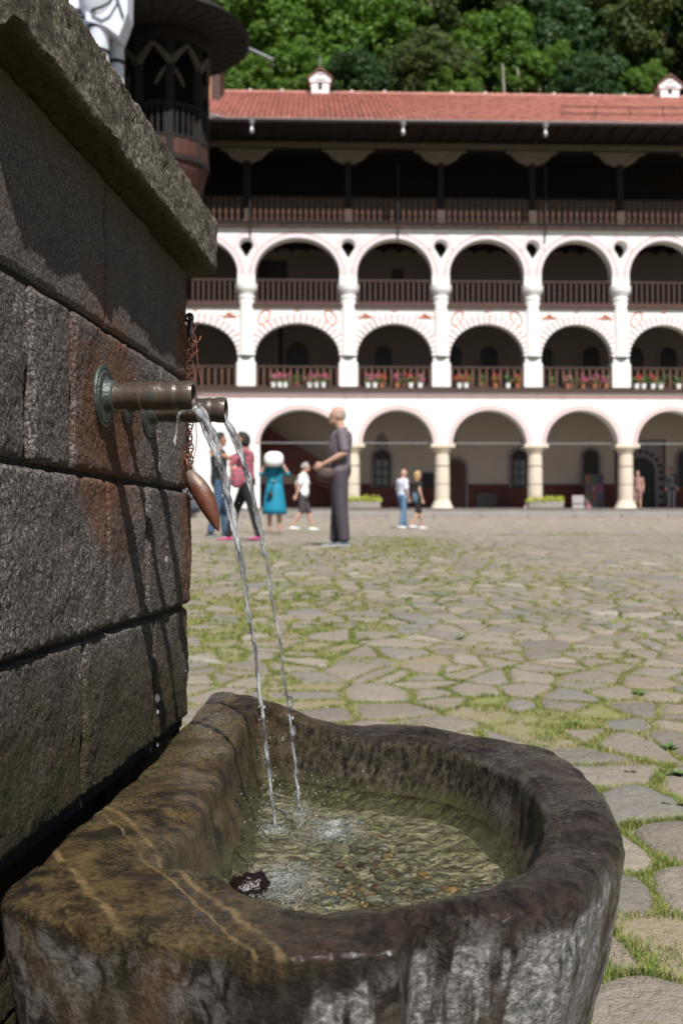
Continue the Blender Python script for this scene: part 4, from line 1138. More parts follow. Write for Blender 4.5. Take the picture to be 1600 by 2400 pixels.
# checkered portal surround
mb = MB(); uc = UB(1505); mb.prism([(uc-1.05, .85), (uc+1.05, .85), (uc+1.05, HB(1030)), (uc-1.05, HB(1030))], [[(uc-.61, .86), (uc+.61, .86)]+[(uc+.61*cos(t), HB(1070)-.6+.61*sin(t)) for t in [pi*k/14 for k in range(15)]]], VB-.05, VB-.031); po = fin(mb, 'portal_surround', MT['mauve'])
for k in range(11):
    t = pi*k/10; m = MB(); cx, cz = uc+.84*cos(t), HB(1070)-.6+.84*sin(t)
    m.prism([(cx+.11*cos(t+a), cz+.11*sin(t+a)) for a in (0.6, 2.2, 3.8, 5.4)], [], VB-.06, VB-.052); m.build('portal_check', MT['black'], po)
for s_ in (-1, 1):
    for k in range(4):
        m = MB(); m.box(uc+s_*.84-.09, uc+s_*.84+.09, VB-.06, VB-.052, .95+k*.36, 1.13+k*.36); m.build('portal_check', MT['black'], po)
for s_, a in ((1, 0), (-1, 0)):
    m = MB(); m.box(uc+s_*.98-.04, uc+s_*.98+.04, VB-.062, VB-.052, .85, HB(1030)-.02); m.build('portal_edge', MT['doorred'], po)
# ornaments over windows
for xw in (900, 1060, 1160+80):
    mo = MB(); cx = UB(xw); cz = HB(1032)
    for k in range(7):
        an = pi*k/6; mo.tube([(cx+.10*cos(an), VB-.01, cz-.25+.10*sin(an)), (cx+.26*cos(an), VB-.01, cz-.2+.34*sin(an)), (cx+.16*cos(an), VB-.01, cz-.1+.42*sin(an))], [.03, .05, .02], 4)
    fin(mo, 'painted_ornament', MT['mauve'])
mb = MB(); mb.box(UB(990), UB(1022), VB-.06, VB-.035, HB(1142), HB(1108)); fin(mb, 'notice_board', MT['black'])
mb = MB(); mb.box(UB(1120), UB(1168), VB-.2, VB-.035, .82, HB(1155)); fin(mb, 'low_wall_niche', simple('dim_niche', (.07, .06, .055)))
# tie rods
for (a, b) in edges:
    mb = MB(); mb.tube([(a-.1, .28, SP0+.04), (b+.1, .28, SP0+.04)], .018, 6); fin(mb, 'tie_rod', MT['zinc'])
# stairs in the left bay
mb = MB(); a0, a1 = UB(600), UB(842)
mb.prism([(a0, HB(985)), (a1, HB(1135)), (a1, HB(1185)), (UB(690), HB(1110)), (a0, HB(1045))], [], VB-.9, VB-.05); fin(mb, 'staircase', MT['dado'])
mb = MB(); mb.prism([(UB(640), 1.9), (UB(800), 1.9), (UB(760), HB(1120)), (UB(680), HB(1098)), (UB(640), HB(1088))], [], VB-.12, VB-.052); fin(mb, 'stair_side', MT['gplaster'])
# first and second gallery openings
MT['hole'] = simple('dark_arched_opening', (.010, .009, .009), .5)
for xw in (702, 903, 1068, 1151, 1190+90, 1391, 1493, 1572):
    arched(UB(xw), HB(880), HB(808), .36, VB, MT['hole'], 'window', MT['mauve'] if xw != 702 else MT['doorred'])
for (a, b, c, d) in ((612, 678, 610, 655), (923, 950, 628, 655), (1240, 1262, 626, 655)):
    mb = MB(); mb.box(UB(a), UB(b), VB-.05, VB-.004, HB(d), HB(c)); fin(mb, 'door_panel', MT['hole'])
mb = MB(); mb.box(UL, UR, VB-.05, VB-.004, FL2, HB(652)); fin(mb, 'wood_dado', MT['ceil'])
for xw in (660,):
    mb = MB(); mb.box(U(xw, 1.6)-.09, U(xw, 1.6)+.09, 1.5, 1.68, FL1, TOP1-.15); fin(mb, 'inner_post', MT['darkwood'])
for k in (950, 1250, 1420): 
    mb = MB(); mb.box(UB(k)-.5, UB(k)+.5, VB-.065, VB-.042, FL3+.05, FL3+.8, c=.01); fin(mb, 'door_panel', MT['doorred'])
# steps of the arcade
mb = MB(); mb.box(UL, UR, -.9, 3.4, .50, .80, c=.02); fin(mb, 'arcade_floor', MT['stepstone'])
for k in range(16):
    u0 = UL+(UR-UL)*k/16; mb = MB(); mb.box(u0+.01, u0+(UR-UL)/16-.01, -1.25, -.91, .40, .64+R.uniform(-.01, .01), c=.02); fin(mb, 'step_stone', MT['stepstone'])
    mb = MB(); mb.box(u0+.01, u0+(UR-UL)/16-.01, -.93, -.4, .802, .835, c=.01); fin(mb, 'edge_slab', MT['stepstone'])
# roof
RE = -1.80; REW = 14.90; RR = 6.3; RW = Hh(212, RR)
def rz(v): return REW+(RW-REW)*(v-RE)/(RR-RE)
mb = MB(); mb.add([(UL-2, RE, REW-.05), (UR, RE, REW-.05), (UR, RR, RW-.05), (UL-2, RR, RW-.05), (UR, 14.5, REW-.05), (UL-2, 14.5, REW-.05), (UR, 14.5, .5), (UL-2, 14.5, .5)],
   [(0, 1, 2, 3), (3, 2, 4, 5), (5, 4, 6, 7)])
MT['tile'] = None
def tile_mat():
    t = NT('clay_roof_tile'); r = t.m('FRACT', t.m('ADD', t.isl(), t.rnd())); p = t.pos()
    c = t.ramp(r, [(0, (.30, .115, .085)), (.3, (.42, .17, .13)), (.7, (.50, .215, .17)), (.92, (.38, .15, .115)), (1, (.22, .11, .085))])
    return t.fin(t.mix(t.m('MULTIPLY', t.noise(p, .8, 4), .35), c, (.50, .27, .22)), .7)
MT['tile'] = tile_mat()
roof = fin(mb, 'roof', simple('roof_underlay', (.2, .07, .05)))
slope = sqrt((RR-RE)**2+(RW-REW)**2); nt_ = 25; tl = slope/nt_; sa = atan2(RW-REW, RR-RE); tw = .205
tm = MB(); L_ = tl*1.12
v_ = []
for s0, rr_, zz in ((0, .098, .018), (L_, .078, .0)):
    for k in range(7):
        a = pi*k/6; v_.append((rr_*cos(a), s0*cos(sa)-(zz+rr_*.75*sin(a))*sin(sa), s0*sin(sa)+(zz+rr_*.75*sin(a))*cos(sa)))
tf = [(k, k+1, k+8, k+7) for k in range(6)]+[tuple(range(6, -1, -1))]
tm.add(v_, tf); tmesh = tm.mesh('roof_tile', MT['tile'])
nc = int((U(1680, 3)-U(400, 3))/tw); uu0 = U(400, 3); cnt = 0; rest = MB()
for r_ in range(nt_):
    v0 = RE+(RR-RE)*r_/nt_-.06; z0 = rz(v0)
    for c_ in range(nc):
        u = uu0+c_*tw+R.uniform(-.006, .006)
        if r_ < 3 and cnt < 300 and -8 < u < 13.6:
            cnt += 1; inst('roof_tile', tmesh, roof, (u, v0, z0), (R.uniform(-.01, .01), 0, R.uniform(-.02, .02)))
        else:
            dz = R.uniform(-.006, .01); rest.add([(a+u, b+v0, c+z0+dz) for a, b, c in v_], tf)
rest.build('roof_tiles', MT['tile'], roof, kind='stuff')
mb = MB()
for k in range(int((U(1680, RR)-U(400, RR))/.34)):
    u = U(400, RR)+k*.34; mb.tube([(u, RR, RW+.0), (u+.37, RR, RW+.015)], [.10, .115], 8)
mb.build('ridge_tiles', MT['tile'], roof, kind='stuff')
mb = MB()
for xp in (595, 670, 834, 912, 1070, 1150, 1312, 1400, 1478, 1550): mb.ellip((U(xp, RR), RR, RW+.13), (.075, .06, .05), 8, 6)
mb.build('ridge_mortar_spots', MT['white'], roof)
mb = MB(); mb.box(UL, UR, RE-.14, RE-.03, REW-.10, REW-.02); mb.tube([(UL, RE-.12, REW-.03), (UR, RE-.12, REW-.03)], .055, 8); mb.build('gutter', MT['zinc'] if False else simple('dark_gutter', (.06, .05, .05), .5), roof)
g0 = MB(); ua, ub = U(1308, 0), U(1700, 0)
for vv in (.0, .30):
    g0.tube([(ua, RE+1.0+vv*.3, rz(RE+1.0)+.22+vv), (ub, RE+1.0+vv*.3, rz(RE+1.0)+.22+vv)], .022, 5)
k = ua
while k < ub: g0.tube([(k, RE+1.0, rz(RE+1.0)+.05), (k, RE+1.05, rz(RE+1.0)+.56)], .02, 5); k += 1.28
g0.build('snow_guard', MT['redwood'], roof)
for xp in (585, 941, 1276):
    u = U(xp, RE); mb = MB(); mb.lathe([(.12, -.08), (.12, -.16), (.05, -.24), (.05, -.36), (.08, -.40), (.08, -.50), (.03, -.56)], (u, RE-.09, REW), seg=10); mb.build('rain_hopper', MT['zinc'], roof, smooth=True, auto=40)
for xp in (585, 932, 1278):
    mb = MB(); mb.tube([(U(xp), -.22, BW0-.5), (U(xp), -.21, FL3), (U(xp), -.05, TOP2-.3), (U(xp), -.03, TOP2-.5)], .03, 6); fin(mb, 'drain_cable', MT['black'])
# little chimney turrets on the ridge
for xp, yb, wpx in ((760, 212, 50), (1579, 218, 54)):
    u = U(xp, RR); ww = wpx/FPX*(FY+RR)/2; z0 = RW-.25; hh = .98 if xp < 1000 else .85
    mb = MB(); mb.box(u-ww*.82, u+ww*.82, RR-.35, RR+.35, z0, z0+hh*.62, c=.01)
    mb.prism([(u-ww, z0+hh*.62)]+[(u+ww, z0+hh*.62)]+[(u+ww*cos(t), z0+hh*.78+ww*.55*sin(t)) for t in [pi*k/10 for k in range(11)]], [], RR-.40, RR+.40)
    t_ = mb.build('chimney_turret', MT['white'], roof)
    for s_ in (-1, 1):
        m = MB(); m.prism([(u+s_*.0, z0+hh*.88+ww*.62), (u+s_*(ww+.10), z0+hh*.72), (u+s_*(ww+.10), z0+hh*.72+.08), (u+s_*0, z0+hh*.88+ww*.62+.12)][::s_], [], RR-.45, RR+.45); tag(m.build('turret_roof', simple('brown_turret_roof', (.13, .05, .035)), None), None, None); bpy.context.scene.objects
        oo = COL.objects[-1]; oo.parent = roof
    m = MB(); m.prism([(u-.09, z0+.28), (u+.09, z0+.28), (u+.09, z0+.55), (u, z0+.68), (u-.09, z0+.55)], [], RR-.36, RR-.352); m.box(u-.12, u+.12, RR-.415, RR-.402, z0+hh*.92, z0+hh*.97); m.box(u-ww*.5, u+ww*.5, RR-.415, RR-.402, z0+hh*.70, z0+hh*.74); o = m.build('slit_opening', MT['black'], roof)
    if xp < 1000:
        m = MB(); m.tube([(u, RR, z0+hh+.3), (u, RR, z0+hh+.95)], .02, 5); m.tube([(u-.12, RR, z0+hh+.75), (u+.12, RR, z0+hh+.75)], .015, 5); m.build('iron_cross', MT['zinc'], roof)
# ------------------------------------------------------------------ side wing on the left (seen over the fountain)
MT['bluewhite'] = simple('bluish_white_plaster', (.62, .66, .76), .85, .05)
side = empty('side_wing', (-9.5, 34, gz(34)), label='dark timbered side wing with painted white bay seen above the fountain cornice', cat='building')
SO = Vector(side.location)
def sb(mb, name, mats, **k):
    mb.v = [tuple(Vector(v)-SO) for v in mb.v]; return mb.build(name, mats, side, **k)
mb = MB(); mb.box(-20, -8.2, 24, 43, 0, 17); sb(mb, 'wing_wall', MT['bluewhite'])
mb = MB(); mb.box(-8.2, -5.35, 33.2, 42.9, 11.0, 16.5); sb(mb, 'dark_gallery', MT['darkwood'])
mb = MB(); mb.add([(-20.5, 23, 17.02), (-6.9, 23, 17.0), (-6.9, 43, 17.0), (-20.5, 43, 17.02), (-14, 23, 21), (-14, 43, 21)], [(0, 1, 4), (1, 2, 5, 4), (2, 3, 5), (3, 0, 4, 5), (3, 2, 1, 0)]); sb(mb, 'wing_roof', MT['tile'])
# white rounded bay with black painted bands
for cx_, cy_, r_, hs in ((-6.18, 27.0, .25, (12.84, 12.20, 11.5)), (-5.86, 27.6, .19, (12.9, 12.2, 11.4))):
    mb = MB(); mb.lathe([(r_, 6.0), (r_, 12.80), (r_*1.15, 13.0), (r_*1.9, 13.3), (r_*2.3, 14.6)], (cx_, cy_, 0), seg=28); sb(mb, 'rounded_bay', MT['bluewhite'], smooth=True, auto=50)
    for h in hs:
        mb = MB(); mb.lathe([(r_+.004, h-.06), (r_+.03, h-.05), (r_+.03, h+.03), (r_+.004, h+.05)], (cx_, cy_, 0), seg=28); sb(mb, 'painted_line', MT['black'])
mb = MB(); mb.box(-8.9, -6.46, 27.0, 30.4, 6, 17.0); sb(mb, 'pier_wall', MT['bluewhite'])
for h in (13.08, 12.3):
    mb = MB(); mb.box(-8.85, -6.52, 26.97, 26.998, h, h+.06); sb(mb, 'painted_line', MT['black'])
for h in (13.2, 12.45):
    mb = MB(); mb.box(-6.86, -6.60, 26.97, 26.998, h, h+.14); sb(mb, 'painted_panel', MT['black'])
mb = MB(); mb.tube([(-6.46, 26.98, 6.0), (-6.46, 26.98, 12.95), (-6.42, 26.9, 13.08), (-6.25, 26.6, 13.12), (-6.0, 26.5, 13.14), (-5.8, 26.5, 13.25), (-5.6, 26.5, 13.6)], .035, 6); sb(mb, 'painted_line', MT['black'])
mb = MB(); mb.prism([(-6.45, 12.9), (-5.95, 12.75), (-5.62, 12.5), (-5.52, 12.75), (-5.40, 13.1), (-5.38, 14.6), (-6.45, 14.6)], [], 26.7, 27.4); sb(mb, 'upper_pier', MT['bluewhite'])
mb = MB(); mb.tube([(-5.68, 26.67, 13.5), (-5.50, 26.67, 12.95)], .025, 5); sb(mb, 'painted_line', MT['black'])
# round balcony
kc = Vector((-5.28, 30, 0)); kb = Vector((-5.05, 30.4, 0))
kio = empty('round_balcony', (kb.x, kb.y, 8.6), label='dark carved wooden balcony with round overhanging roof above the fountain', cat='balcony')
KO = Vector(kio.location)
def kf(mb, name, mats, **k):
    mb.v = [tuple(Vector(v)-KO) for v in mb.v]; return mb.build(name, mats, kio, **k)
MT['roofwood'] = simple('dark_plank_soffit', (.009, .005, .0042), .9, .45, 2.5)
MT['carved_dark'] = simple('dark_carved_wood', (.085, .068, .05), .85, .6, 9)  # darker tone of the carved wood, for the balcony
MT['apron'] = simple('red_brown_apron', (.060, .017, .010), .75, .5, 6)
def wavy(q, h, t): return q*(1+.012*sin(t*12)+.01*noise.noise(Vector((cos(t)*4, sin(t)*4, 0))))
mb = MB(); mb.lathe([(.5, 13.99), (2.3, 13.92), (2.62, 13.86), (2.70, 13.96), (2.60, 14.06), (1.6, 14.8), (.3, 15.6)], (kc.x, kc.y, 0), seg=48, fn=wavy); kf(mb, 'balcony_roof', MT['roofwood'])
for k in range(40):
    a = 2*pi*k/40; mb = MB(); mb.tube([(kc.x+1.0*cos(a), kc.y+1.0*sin(a), 13.95), (kc.x+2.55*cos(a), kc.y+2.55*sin(a), 13.865)], .018, 4); kf(mb, 'soffit_batten', MT['roofwood'])
mb = MB(); mb.lathe([(1.25, 13.60), (1.32, 13.60), (1.32, 13.93), (1.25, 13.93)], (kb.x, kb.y, 0), seg=32, cap=False); kf(mb, 'ring_beam', MT['roofwood'])
for k in range(8):
    a = 2*pi*(k+.35)/8; cx, cy = kb.x+1.15*cos(a), kb.y+1.15*sin(a)
    mb = MB(); mb.box(cx-.10, cx+.10, cy-.10, cy+.10, 10.3, 13.7); kf(mb, 'balcony_post', MT['darkwood'])
    mb = MB()
    for s_ in (-1, 1):
        b = a
        for j in range(7):
            b = a+s_*.055*(j+.6); rr_ = 1.17; mb.lathe([(.11-.01*j, -.0), (.11-.01*j, .10)], (kb.x+rr_*cos(b), kb.y+rr_*sin(b), 13.02+.075*j), (cos(b), sin(b), 0), 8)
    kf(mb, 'carved_bracket', MT['carved_dark'])
    for s_ in (-1, 1):
        pts = [(kb.x+1.12*cos(a+s_*.06*j), kb.y+1.12*sin(a+s_*.06*j), 12.0-.35*(j/6)**1.6*1.5+.9) for j in range(7)]
        mb = MB(); mb.tube(pts, [.03, .05, .06, .065, .06, .05, .03], 6)
        if k % 2 == 0: kf(mb, 'curved_brace', MT['carved_dark'])
for h in (10.95, 11.85):
    mb = MB(); mb.tube([(kb.x+1.2*cos(2*pi*k/32), kb.y+1.2*sin(2*pi*k/32), h) for k in range(32)], .05, 6, closed=True); kf(mb, 'handrail', MT['darkwood'])
mb = MB(); mb.box(-.03, .03, -.03, .03, 0, .86); bmm = mb.mesh('baluster', MT['darkwood'])
for k in range(44):
    a = 2*pi*k/44; inst('baluster', bmm, kio, (kb.x+1.2*cos(a)-KO.x, kb.y+1.2*sin(a)-KO.y, 10.97-KO.z), (0, 0, a))
mb = MB(); mb.lathe([(1.1, 10.3), (1.25, 10.3), (1.25, 10.42), (1.1, 10.42)], (kb.x, kb.y, 0), seg=32); kf(mb, 'balcony_floor', MT['darkwood'])
for k in range(30):
    a0 = 2*pi*k/30; a1 = 2*pi*(k+.93)/30; prof = [(1.22, 10.95), (1.22, 10.5), (1.16, 10.1), (1.02, 9.75), (.8, 9.4), (.5, 9.1)]
    vs = [(kb.x+r_*cos(a), kb.y+r_*sin(a), h) for r_, h in prof for a in (a0, a1)]+[(kb.x+(r_-.04)*cos(a), kb.y+(r_-.04)*sin(a), h) for r_, h in prof for a in (a0, a1)]
    mb = MB(); fs = [(2*j, 2*j+1, 2*j+3, 2*j+2) for j in range(5)]+[(12+2*j+2, 12+2*j+3, 12+2*j+1, 12+2*j) for j in range(5)]+[(2*j, 2*j+2, 14+2*j, 12+2*j) for j in range(5)]+[(2*j+3, 2*j+1, 13+2*j, 15+2*j) for j in range(5)]
    mb.add(vs, fs); kf(mb, 'apron_board', MT['apron'])
mb = MB(); mb.lathe([(1.15, 10.4), (.95, 9.75), (.45, 9.05), (.05, 8.6)], (kb.x, kb.y, 0), seg=24); kf(mb, 'apron_core', MT['darkwood'])
mb = MB(); mb.box(kb.x-1.6, kb.x+.75, kb.y+.7, kb.y+2.8, 8.6, 13.85); kf(mb, 'support_wall', MT['darkwood'])
mb = MB(); mb.tube([px(575, 102, 31), px(638, 131, 30.5)], .05, 8); kf(mb, 'rain_spout', MT['zinc'])
mb = MB(); mb.tube([px(445, 252, 37.5), px(519, 268, 37)], .05, 8); kf(mb, 'rain_spout', MT['zinc'])
# dormer
dm = empty('roof_dormer', tuple(px(460, 212, 43.2)), label='small orange framed dormer window beside the red roof', cat='dormer')
DO = Vector(dm.location)
def db(mb, n, m): mb.v = [tuple(Vector(v)-DO) for v in mb.v]; return mb.build(n, m, dm)
MT['orange'] = simple('orange_brown_wood', (.36, .17, .10), .7, .2, 5)
a, b = px(430, 215, 43.2), px(493, 120, 43.2)
mb = MB(); mb.box(a.x, b.x, 43.2, 45, a.z-.8, b.z); db(mb, 'dormer_wall', MT['orange'])
a, b = px(443, 205, 43.1), px(480, 168, 43.1)
mb = MB(); mb.box(a.x, b.x, 43.13, 43.19, a.z, b.z); fr_ = db(mb, 'window', MT['white'])
for k in (0, 1):
    mb = MB(); x0 = a.x+.04+k*(b.x-a.x)*.5; mb.box(x0, x0+(b.x-a.x)*.5-.08, 43.10, 43.128, a.z+.06, b.z-.04); db(mb, 'pane', simple('blue_grey_pane', (.10, .13, .20), .15))
mb = MB(); mb.box(a.x-.1, b.x+.1, 43.0, 43.19, a.z-.14, a.z-.01); db(mb, 'sill', MT['white'])
a, b = px(494, 213, 43.2), px(513, 120, 43.2); mb = MB(); mb.box(a.x, b.x, 43.25, 45, a.z-.8, b.z); db(mb, 'dark_boards', MT['doorred'])

# ------------------------------------------------------------------ flowers on the first gallery and stone planters
def flower_pot(u, v, w_, kind, lab, grp, s=1.0):
    root = empty('flower_pot', lab and (0, 0, 0) or (0, 0, 0), label=lab, cat='flower pot', group=grp)
    q = wing.matrix_world if False else (Matrix.Translation((0, FY, 0)) @ Matrix.Rotation(math.atan(FA), 4, 'Z')) @ Vector((u, v, w_))
    root.location = q
    mb = MB(); mb.lathe([(.07*s, 0), (.10*s, .17*s), (.105*s, .17*s), (.09*s, .15*s)], seg=10); mb.build('pot', MT['white'] if kind[0] == 'w' else MT['terra'], root)
    mb = MB(); r = R
    for i in range(46):
        a = r.uniform(0, 6.28); d = r.uniform(0, .16)*s; z = r.uniform(.14, .42)*s; t = .035*s
        c = Vector((d*cos(a), d*sin(a), z)); v1 = Vector((r.uniform(-1, 1), r.uniform(-1, 1), r.uniform(-1, 1))).normalized()*t; v2 = v1.orthogonal().normalized()*t
        mb.add([c-v1, c-v2, c+v1, c+v2], [(0, 1, 2, 3)])
    mb.build('leaves', MT['leafg'], root)
    if kind[1] != 'n':
        mb = MB()
        for i in range(16):
            a = r.uniform(0, 6.28); d = r.uniform(0, .17)*s; z = r.uniform(.22, .46)*s; mb.ellip((d*cos(a), d*sin(a), z), (.028*s,)*3, 5, 4)
        mb.build('blossoms', MT['flr'] if kind[1] == 'r' else MT['flp'], root)
fp = [(640, 'wp'), (655, 'wp'), (668, 'wp'), (695, 'tn'), (725, 'wp'), (741, 'wp'), (758, 'wp'), (862, 'wp'), (878, 'wp'), (894, 'tr'), (930, 'tp'), (948, 'tn'), (962, 'wr'), (984, 'wp'), (1076, 'wr'), (1092, 'wr'), (1105, 'tn'), (1135, 'tn'), (1160, 'tr'), (1190, 'wn'), (1212, 'tr'),
      (1298, 'tn'), (1330, 'tp'), (1345, 'tn'), (1366, 'tp'), (1392, 'tp'), (1412, 'tn'), (1420, 'tp'), (1492, 'wr'), (1508, 'wn'), (1530, 'wr'), (1548, 'wn'), (1575, 'tn'), (1590, 'wn')]
fd = {'wp': 'white pot of pink flowers on the first gallery floor behind the railing', 'wr': 'white pot of red flowers on the first gallery floor behind the railing', 'tr': 'terracotta pot of red flowers on the first gallery floor', 'tp': 'terracotta pot of pink flowers on the first gallery floor', 'tn': 'terracotta pot of tall green leaves on the first gallery', 'wn': 'white pot of green leaves on the first gallery'}
ORD = ['first', 'second', 'third', 'fourth', 'fifth', 'sixth', 'seventh', 'eighth', 'ninth']
def pot_label(xp, kd):
    e = [576, 816, 1034, 1250, 1457, 1660]; b = sum(1 for q in e if xp > q)-1; k = sum(1 for q, _ in fp if e[b] < q < xp)
    return '%s pot of %s, %s from the left under the %s full gallery arch' % ({'w': 'white', 't': 'terracotta'}[kd[0]], {'p': 'pink flowers', 'r': 'red flowers', 'n': 'green leaves'}[kd[1]], ORD[k], ORD[b])
for xp, kd in fp: flower_pot(U(xp), -.035 if kd != 'tn' else .3, FL1+.002, kd, pot_label(xp, kd), {'w': 'white', 't': 'terracotta'}[kd[0]]+{'p': ' pots of pink flowers', 'r': ' pots of red flowers', 'n': ' pots of green leaves'}[kd[1]], 1.15 if kd != 'tn' else 1.35)
for xp0, xp1, lab in ((806, 893, 'pale stone planter of yellow green plants by the left column behind the tall man'), (1230, 1320, 'pale stone planter of yellow green plants before the third column')):
    u0, u1 = U(xp0, -.6), U(xp1, -.6); q = (Matrix.Translation((0, FY, 0)) @ Matrix.Rotation(math.atan(FA), 4, 'Z')) @ Vector(((u0+u1)/2, -.62, .836))
    root = empty('stone_planter', tuple(q), math.atan(FA), label=lab, cat='planter'); hw = (u1-u0)/2
    mb = MB(); mb.box(-hw*.9, hw*.92, -.22, .22, 0, .26, c=.03); mb.build('trough', MT['stepstone'], root)
    mb = MB()
    for i in range(700):
        c = Vector((R.uniform(-hw, hw), R.uniform(-.24, .22), .25+abs(R.gauss(0, .09)))); t = .035
        v1 = Vector((R.uniform(-1, 1), R.uniform(-1, 1), R.uniform(-1, 1))).normalized()*t; v2 = v1.orthogonal().normalized()*t; mb.add([c-v1, c-v2, c+v1, c+v2], [(0, 1, 2, 3)])
    mb.build('plants', MT['leafy'], root, kind='stuff')
# leaning boards in the arcade
MT['board'] = simple('busy_picture_board', (.11, .075, .07), .6, .9, 9)
for xp0, xp1, y0, mt, lab, nm in ((1345, 1372, 1160, simple('grey_board', (.30, .28, .29)), 'small plain grey board leaning in the arcade', 'leaning_board'), (1375, 1420, 1108, MT['board'], 'tall patterned picture board standing under the arcade window', 'picture_board')):
    v = 1.9; u0, u1 = U(xp0, v), U(xp1, v); q = (Matrix.Translation((0, FY, 0)) @ Matrix.Rotation(math.atan(FA), 4, 'Z')) @ Vector(((u0+u1)/2, v, .80))
    h = Hh(y0, v)-.80; mb = MB(); mb.box(-(u1-u0)/2, (u1-u0)/2, -.02, .02, 0, h, c=.006); root = empty(nm, tuple(q), label=lab, cat='board'); o = mb.build('panel', mt, root); o.rotation_euler = (radians(-8), 0, 0)
    if nm == 'picture_board':
        for k in range(12):
            mb = MB(); x = -(u1-u0)/2+.06+(k % 3)*(u1-u0)*.31; z = .06+(k//3)*h*.235; mb.box(x, x+.16, -.03, -.021, z, z+h*.19); p_ = mb.build('small_picture', simple('picture_print', (R.uniform(.05, .3), R.uniform(.04, .15), R.uniform(.04, .15)), .6, .8, 20), root); p_.rotation_euler = (radians(-8), 0, 0)

# ------------------------------------------------------------------ hillside and trees
def hz_(x, y): return -3+max(0, (y-50))*.56+2.5*noise.noise(Vector((x*.03, y*.03, 0)))
mb = MB(); nx, ny = 30, 26; vs = [(-70+i*6, 56+j*6.0, hz_(-70+i*6, 56+j*6.0) if j else -3) for j in range(ny) for i in range(nx)]
fs = [(j*nx+i, j*nx+i+1, j*nx+nx+i+1, j*nx+nx+i) for j in range(ny-1) for i in range(nx-1)]
mb.add(vs, fs); mb.build('wooded_hillside', simple('dark_forest_floor', (.018, .028, .010), .95, .5, .4), None, smooth=True, kind='structure')
def leaf_mat(name, a, b, c):
    t = NT(name); r = t.isl(); ob = t.n('ShaderNodeObjectInfo').outputs['Random']; p = t.pos()
    f = t.m('ADD', t.m('MULTIPLY', r, .5), t.m('MULTIPLY', t.noise(p, .45, 3), .6))
    col = t.ramp(f, [(.2, a), (.55, b), (.9, c)]); t.fin(col, .55, None, None, .35)
    tl = t.n('ShaderNodeBsdfTranslucent'); t.l(col, tl.inputs[0]); m = t.n('ShaderNodeMixShader'); m.inputs[0].default_value = .4
    t.l(t.b.outputs[0], m.inputs[1]); t.l(tl.outputs[0], m.inputs[2]); t.l(m.outputs[0], t.o.inputs['Surface']); return t.mat
LM = {'bright': leaf_mat('bright_broad_leaves', (.042, .095, .008), (.095, .20, .018), (.17, .31, .04)), 'dark': leaf_mat('dark_green_leaves', (.016, .045, .010), (.038, .095, .022), (.08, .165, .045)),
      'olive': leaf_mat('olive_brown_leaves', (.036, .062, .011), (.08, .118, .026), (.14, .19, .05)), 'grey': leaf_mat('grey_green_leaves', (.07, .12, .05), (.15, .22, .12), (.25, .34, .20))}
MT['bark'] = simple('tree_bark', (.09, .07, .055), .9, .4, 6)
def crown_mesh(seed, Rx, Rz_, nclump, leaf, per, mat, cone=False):
    r = random.Random(seed); V = []; F = []
    for c in range(nclump):
        while True:
            d = Vector((r.gauss(0, 1), r.gauss(0, 1), r.gauss(0, 1))).normalized()
            if d.z > -.55: break
        rad = (.62+.38*r.random()**.5)*(1+.25*noise.noise(d*1.7+Vector((seed, 0, 0))))
        P = Vector((d.x*Rx*rad, d.y*Rx*rad, d.z*Rz_*rad))
        if cone:
            tz = r.random()**1.3; P = Vector((cos(c*2.4)*Rx*(1-tz)*r.uniform(.5, 1), sin(c*2.4)*Rx*(1-tz)*r.uniform(.5, 1), -Rz_+2*Rz_*tz))
        cr_ = r.uniform(.55, 1.15)*Rx*.20; nrm = P.normalized()
        for l in range(per):
            e = Vector((r.gauss(0, 1), r.gauss(0, 1), r.gauss(0, .75))).normalized()
            q = P+e*cr_*(.55+.45*r.random())
            a = (e+Vector((r.uniform(-1, 1), r.uniform(-1, 1), r.uniform(-.3, 1)))*.9).normalized(); t1 = a.orthogonal().normalized(); t1 = (Matrix.Rotation(r.uniform(0, 6.28), 3, a) @ t1); t2 = a.cross(t1)
            s1 = leaf*r.uniform(.6, 1.3); s2 = s1*.62; n = len(V)
            V.extend([q-t1*s1, q-t2*s2, q+t1*s1, q+t2*s2]); F.append((n, n+1, n+2, n+3))
    me = bpy.data.meshes.new('crown'); me.from_pydata(V, [], F); me.materials.append(mat); me.update(); return me
def trunk_mesh(seed, h):
    r = random.Random(seed); mb = MB(); mb.tube([(0, 0, 0), (.1, .05, h*.4), (-.1, .1, h*.8), (0, 0, h*1.25)], [.32, .26, .18, .05], 8)
    for k in range(7):
        a = k*2.4; z = h*(.55+.08*k); mb.tube([(0, 0, z), (cos(a)*1.4, sin(a)*1.4, z+1.0), (cos(a)*2.6, sin(a)*2.6, z+2.2)], [.13, .08, .03], 6)
    return mb.mesh('trunk', MT['bark'], True)
CM = {('bright', 0): crown_mesh(1, 4.6, 4.0, 210, .155, 150, LM['bright']), ('bright', 1): crown_mesh(2, 3.8, 3.6, 170, .145, 150, LM['bright']), ('dark', 0): crown_mesh(3, 4.2, 4.2, 180, .15, 140, LM['dark']),
      ('olive', 0): crown_mesh(4, 3.9, 4.2, 170, .14, 140, LM['olive']), ('grey', 0): crown_mesh(5, 2.4, 2.4, 90, .12, 120, LM['grey'])}
TM = [trunk_mesh(1, 7), trunk_mesh(2, 6)]
TG = 'broad leafed trees growing on the hillside behind the red roof'
